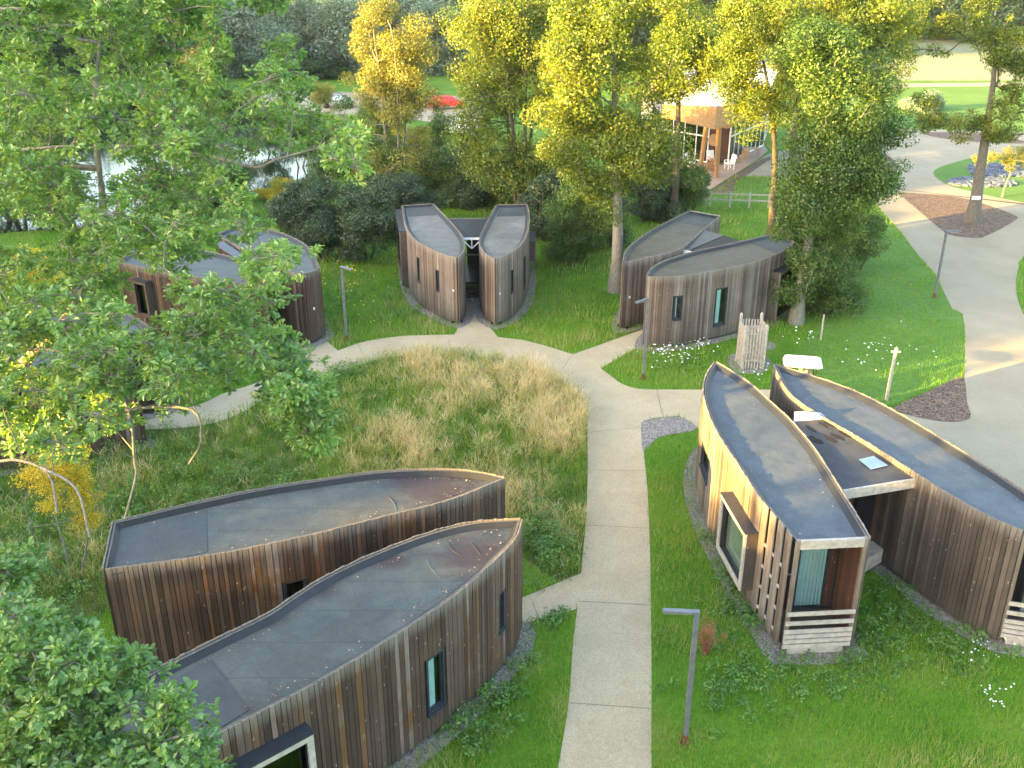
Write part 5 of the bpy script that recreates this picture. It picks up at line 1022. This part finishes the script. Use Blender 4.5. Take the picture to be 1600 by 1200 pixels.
def seated(label, loc, rz, hair, shirt):
    o = thing('person', label, 'person', loc, rz)
    J = [((0, 0, .12), .13), ((0, 0, .32), .13), ((0, 0, .50), .15), ((0, 0, .60), .06), ((0, -.02, .68), .085), ((0, -.01, .80), .09), ((-.19, 0, .52), .06), ((-.25, -.12, .33), .045), ((-.2, -.36, .30), .035), ((-.19, -.44, .31), .03), ((.19, 0, .52), .06), ((.25, -.12, .33), .045), ((.2, -.36, .30), .035), ((.19, -.44, .31), .03), ((-.1, -.05, .08), .09), ((-.12, -.42, .1), .07), ((-.12, -.46, -.28), .045), ((-.12, -.6, -.33), .04), ((.1, -.05, .08), .09), ((.12, -.42, .1), .07), ((.12, -.46, -.28), .045), ((.12, -.6, -.33), .04)]
    Eg = [(0, 1), (1, 2), (2, 3), (3, 4), (4, 5), (2, 6), (6, 7), (7, 8), (8, 9), (2, 10), (10, 11), (11, 12), (12, 13), (0, 14), (14, 15), (15, 16), (16, 17), (0, 18), (18, 19), (19, 20), (20, 21)]
    skin_mesh('body', J, Eg, M['skin'], o)
    S_ = [((0, 0, .12), .14), ((0, 0, .32), .14), ((0, 0, .50), .158), ((-.19, 0, .52), .072), ((-.25, -.12, .35), .055), ((.19, 0, .52), .072), ((.25, -.12, .35), .055)]
    skin_mesh('shirt', S_, [(0, 1), (1, 2), (2, 3), (3, 4), (2, 5), (5, 6)], shirt, o)
    T_ = [((0, 0, .1), .14), ((-.1, -.05, .08), .1), ((-.12, -.42, .1), .08), ((-.12, -.46, -.25), .055), ((.1, -.05, .08), .1), ((.12, -.42, .1), .08), ((.12, -.46, -.25), .055)]
    skin_mesh('trousers', T_, [(0, 1), (1, 2), (2, 3), (0, 4), (4, 5), (5, 6)], M['trousers'], o)
    m = bmesh.new(); bmesh.ops.create_icosphere(m, subdivisions=3, radius=.1); 
    for v in m.verts: v.co = Vector((v.co.x * .98, v.co.y * 1.05 + .012, v.co.z * 1.08 + .79)); 
    bmesh.ops.delete(m, geom=[v for v in m.verts if v.co.y < -.035 and v.co.z < .84], context='VERTS')
    me = bpy.data.meshes.new('hair'); m.to_mesh(me); m.free(); me.materials.append(hair); link('hair', me, o)
    f = MB(); f.tube([(0, -.1, .76), (0, -.125, .735)], [.012, .02], 6); f.build('nose', M['skin'], o); return o
for lab, px, py, hr_, sh in (('seated person with dark brown hair and pale pink top in the golf cart', 1265, 572, M['hair_dark'], M['shirt_pink']), ('seated person with pale hair and cream top in the golf cart', 1251, 577, M['hair_pale'], M['shirt_white'])):
    w_ = un(px, py, 1.44); seated(lab, (w_.x, w_.y, .62), R(-12 - 60), hr_, sh)
# low rail fence behind the upper right lodge
fa = [un(1078, 322), un(1140, 324), un(1200, 326)]; o = thing('rail_fence', 'low pale rail fence between the restaurant lawn and the lodges', 'fence', (0, 0, 0))
for a, b in zip(fa, fa[1:]):
    d = (b - a)
    for z in (.45, .85): m = MB(); m.box(v3(a, z), d.to_3d(), (0, .05, 0), (0, 0, .1)); m.build('rail', M['pale_wood'], o)
for p in fa + [fa[0].lerp(fa[1], .5), fa[1].lerp(fa[2], .5)]: m = MB(); m.bx(p.x - .06, p.y - .08, 0, p.x + .06, p.y - .002, 1.05); m.build('post', M['pale_wood'], o)
for i, (px, py, h, lab) in enumerate(((1100, 319, 1.7, 'thick pale gate post at the restaurant terrace end of the fence'), (1251, 292, 1.6, 'pale post seen between the right hand tree trunks'), (1282, 532, 1.2, 'thin wooden stake in the lawn beside the ivy clad tree'))):
    p = un(px, py); o = props(None or thing('wooden_post', lab, 'post', (p.x, p.y, 0))); m = MB(); r_ = .12 if i < 2 else .03; m.bx(-r_, -r_, -.02, r_, r_, h); m.build('post', M['pale_wood'], o)
# restaurant
rs = thing('restaurant_building', 'large glazed building with pale low roof and timber eaves behind the trees', 'building', (0, 0, 0))
g = [un(1015, 240), un(1104, 257), un(1137, 257), un(1192, 230), un(1200, 205), un(1000, 215)]
ez = 6.0; ev = [un(1035, 163, ez), un(1120, 166, ez), un(1196, 163, ez)]; bk = [un(1215, 108, 8.0), un(1062, 106, 8.0)]
def strip(name, pts, z0, z1, m, par, step=1.2, frame=.06):
    fr = MB(); 
    for a, b in zip(pts, pts[1:]):
        L = (b - a).length; n = max(1, round(L / step)); d = (b - a).to_3d(); u = d.normalized(); s = Vector((-u.y, u.x, 0)) * .1
        for i in range(n + 1): fr.box(v3(a, z0) + d * (i / n) - u * frame / 2 - s / 2, u * frame, s, (0, 0, z1 - z0))
        for z in (z0, z0 + (z1 - z0) * .45, z1 - .1): fr.box(v3(a, z) - s * .4, d, s * .8, (0, 0, .1))
    F = fr.build(name, m, par); p = MB()
    for a, b in zip(pts, pts[1:]): p.add([v3(a, z0), v3(b, z0), v3(b, z1), v3(a, z1)], [(0, 1, 2, 3)])
    p.build('pane', M['glass_dark'], F)
strip('glazed_wall', g[:2], .15, 4.7, M['white'], rs); strip('glazed_wall', g[2:4], .15, 4.7, M['white'], rs)
m = MB(); m.add([v3(g[1], .15), v3(g[2], .15), v3(g[2], 4.8), v3(g[1], 4.8)], [(0, 1, 2, 3)]); m.build('feature_wall', M['wood_red'], rs)
m = MB(); cw = (g[2] - g[1]); 
for (u, z, r_, mm) in ((.25, 2.0, .5, 'a'), (.78, 3.7, .8, 'b'), (.3, 3.6, .55, 'b')):
    c = g[1] + cw * u; m.add([(c.x + r_ * math.cos(a * .3927), c.y - .05, z + r_ * math.sin(a * .3927)) for a in range(16)], [tuple(range(16))], .5)
m.build('round_panel', M['orange_wood'], rs)
m = MB(); b1, b2 = g[4], g[5]; m.add([v3(g[3], .1), v3(b1, .1), v3(b1, 4.8), v3(g[3], 4.8)], [(0, 1, 2, 3)]); m.add([v3(b1, .1), v3(b2, .1), v3(b2, 4.8), v3(b1, 4.8)], [(0, 1, 2, 3)]); m.add([v3(b2, .1), v3(g[0], .1), v3(g[0], 4.8), v3(b2, 4.8)], [(0, 1, 2, 3)]); m.build('rear_wall', M['cream'], rs)
m = MB(); m.add([v3(ev[0], ez), v3(ev[1], ez), v3(ev[2], ez), v3(bk[0], 8.0), v3(bk[1], 8.0)], [(0, 1, 4), (1, 3, 4), (1, 2, 3)])
RF = m.build('roof', plain('pale_roof_membrane', (.62, .68, .72), .5, 0, .12, .3), rs)
m = MB(); zz = (5.1, 4.4, 5.3); m.add([v3(ev[0], zz[0]), v3(ev[1], zz[1]), v3(ev[2], zz[2]), v3(ev[0], ez - .01), v3(ev[1], ez - .01), v3(ev[2], ez - .01), v3(g[5], 4.82), v3(g[4], 4.82)], [(0, 1, 4, 3), (1, 2, 5, 4), (0, 6, 1), (6, 7, 1), (1, 7, 2)]); m.build('eaves', M['orange_wood'], RF)
for (b, t) in (((1092, 277), (1106, 186)), ((1119, 278), (1124, 190))):
    p = un(*b); t_ = un(t[0], t[1], 4.7); m = MB(); m.tube([v3(p, .1), v3(p.lerp(t_, .98), 4.75)], [.17, .2], 10); m.build('column', M['orange_wood'], rs)
dk_ = [un(1110, 297), un(1184, 250), un(1200, 236), un(1192, 226), un(1100, 235), un(1000, 245), un(1010, 290)]
flat('terrace', dk_, M['deck'], 0.05)
def chair(label, px, rz, m1, m2=None):
    p = un(*px, .06); o = thing('terrace_chair', label, 'chair', (p.x, p.y, .05), rz, 'wooden chairs on the restaurant terrace'); m = MB(); m.bx(-.32, -.3, .42, .32, .3, .5); m.build('seat', m1, o); m = MB(); m.box((-.32, .26, .5), (.64, 0, 0), (0, .07, 0), (0, .12, .65)); m.build('backrest', m2 or m1, o)
    for x in (-.3, .24):
        for y in (-.28, .24): m = MB(); m.bx(x, y, 0, x + .06, y + .06, .418); m.build('leg', m1, o)
    for x in (-.37, .31): m = MB(); m.bx(x, -.28, .66, x + .06, .25, .71); m.bx(x, -.28, .42, x + .06, -.22, .66); m.build('armrest', m1, o)
chair('orange wooden chair nearest the terrace corner, back to the viewer', (1108, 274), R(180), M['orange_wood'])
chair('white cushioned chair left of the right column', (1112, 258), R(20), M['orange_wood'], M['white'])
chair('white cushioned lounge chair right of the two columns', (1139, 264), R(-70), M['white'])
chair('orange wooden chair against the glazed wall', (1160, 254), R(200), M['orange_wood'])
chair('white cushioned chair left of the left column', (1078, 262), R(60), M['white'])
p = un(1172, 246); o = thing('terrace_table', 'orange wooden table at the far end of the terrace', 'table', (p.x, p.y, .05)); m = MB(); m.bx(-.8, -.45, .7, .8, .45, .76); m.build('tabletop', M['orange_wood'], o)
for x in (-.7, .62):
    for y in (-.4, .32): m = MB(); m.bx(x, y, 0, x + .08, y + .08, .698); m.build('leg', M['orange_wood'], o)
# parked cars far away
def car(label, px, rz, m_):
    p = un(*px); o = thing('parked_car', label, 'car', (p.x, p.y, 0), rz, 'cars parked beyond the pond'); prof = [(-2.1, .35), (2.1, .35), (2.15, .75), (1.2, .95), (.6, 1.42), (-1.2, 1.45), (-1.9, 1.0), (-2.15, .9)]; m = MB(); k = len(prof)
    m.add([(x, -.85 + (.12 if z > 1.2 else 0), z) for x, z in prof] + [(x, .85 - (.12 if z > 1.2 else 0), z) for x, z in prof], [tuple(range(k)), tuple(range(k, 2 * k))[::-1]] + [(i, k + i, k + (i + 1) % k, (i + 1) % k) for i in range(k)]); m.build('body', m_, o, bevel=.05)
    for s in (-1, 1): m = MB(); m.add([(x, s * .84 - s * (.1 if z > 1.2 else 0), z) for x, z in ((1.05, .98), (.5, 1.36), (-1.1, 1.38), (-1.7, 1.02))], [(0, 1, 2, 3)]); m.build('window', M['black'], o)
    m = MB(); m.add([(1.2, -.7, .98), (1.2, .7, .98), (.64, .62, 1.39), (.64, -.62, 1.39)], [(0, 1, 2, 3)]); m.build('windscreen', M['black'], o)
    for x in (-1.35, 1.35):
        for y in (-.78, .78): m = MB(); m.tube([(x, y - .1, .33), (x, y + .1, .33)], .33, 14); m.build('wheel', M['black'], o)
car('red car parked between the golden tree and the tall tree', (698, 170), R(10), plain('red_car_paint', (.55, .02, .03), .3, 0, .05))
car('white car partly hidden behind the tall tree', (722, 208), R(80), M['white'])
car('white car far behind the golden slender tree', (640, 168), R(15), M['white'])
car('silver car left of the golden slender tree', (530, 168), R(5), M['steel'])
# plaque on the island tree
p = un(1519, 347); o = link('tree_plaque', None) if False else None
m = MB(); m.bx(p.x - .55, p.y - .50, 1.55, p.x + .0, p.y - .46, 1.78); pl = m.build('tree_plaque', M['white']); props(pl, 'small white plaque fixed to the trunk on the bark island', 'plaque')
for k, pts in enumerate([[(384, 1010), (392, 1035), (410, 1058), (440, 1072)], [(668, 870), (672, 885), (690, 905)], [(735, 845), (752, 868)], [(540, 905), (552, 925), (560, 950)], [(600, 770), (615, 785), (620, 800)], [(330, 822), (350, 830), (385, 832)], [(700, 845), (705, 858), (722, 868)]]):
    m = MB(); P_ = catmull([un(x, y, ZT - .12) for x, y in pts], 5); m.tube([v3(p, ZT - .131) for p in P_], [.012 * math.sin(math.pi * (i + .6) / (len(P_) + .2)) + .002 for i in range(len(P_))], 8); rf_ = [o for o in bpy.data.objects if o.name.startswith('roof') and o.parent is L1]; m.build('felt_crease', M['roof_blue'], rf_[0] if k in (4, 5) else rf_[1], smooth=True)
# dead leaves blown against the parapets
rng = np.random.default_rng(55); V = []; T = []
for k, r in enumerate(wing_rings[:6]):
    for sd in (r[0], r[1]):
        for _ in range(90 if k < 2 else 25):
            d = rng.choice([rng.uniform(.5, sd.L[-1] - .3), sd.L[-1] * rng.choice([.15, .35, .7]) + rng.normal(0, .5)]); d = min(max(d, .5), sd.L[-1] - .2); q = sd.at(d) - sd.nrm(d) * (.25 + abs(rng.normal(0, .09)))
            a = rng.uniform(0, 6.28); e = rng.uniform(.012, .032); u = np.array([math.cos(a), math.sin(a), rng.normal(0, .2)]) * e; w = np.array([-math.sin(a), math.cos(a), rng.normal(0, .2)]) * e * .7; c = np.array([q.x, q.y, ZT - .115 + rng.uniform(0, .012)])
            V += [c - u, c + w, c + u, c - w]; T.append(rng.random())
M['litter'] = leafmat('dead_leaf', [(0, (0.10, 0.06, 0.05)), (0.6, (0.24, 0.16, 0.12)), (1, (0.45, 0.38, 0.3))], 0.1)
props(npmesh('leaf_litter', np.array(V), 4, M['litter'], T), 'dead leaves gathered against the roof parapets', 'leaf litter', kind='stuff')
# evening haze in the air
hz = MB(); hz.bx(-660, -170, -1.0, 660, 710, 48.0)
hm, hn, hp = mat('haze_air'); hn.nodes.remove(hp); pv = hn.nodes.new('ShaderNodeVolumePrincipled'); pv.inputs['Color'].default_value = (0.78, 0.92, 1.0, 1); pv.inputs['Density'].default_value = 0.00012; pv.inputs['Anisotropy'].default_value = 0.1
hn.links.new(pv.outputs[0], hn.nodes['Material Output'].inputs['Volume'])
props(hz.build('haze', hm), 'thin pale evening haze over the far pond and field', 'haze', kind='stuff')
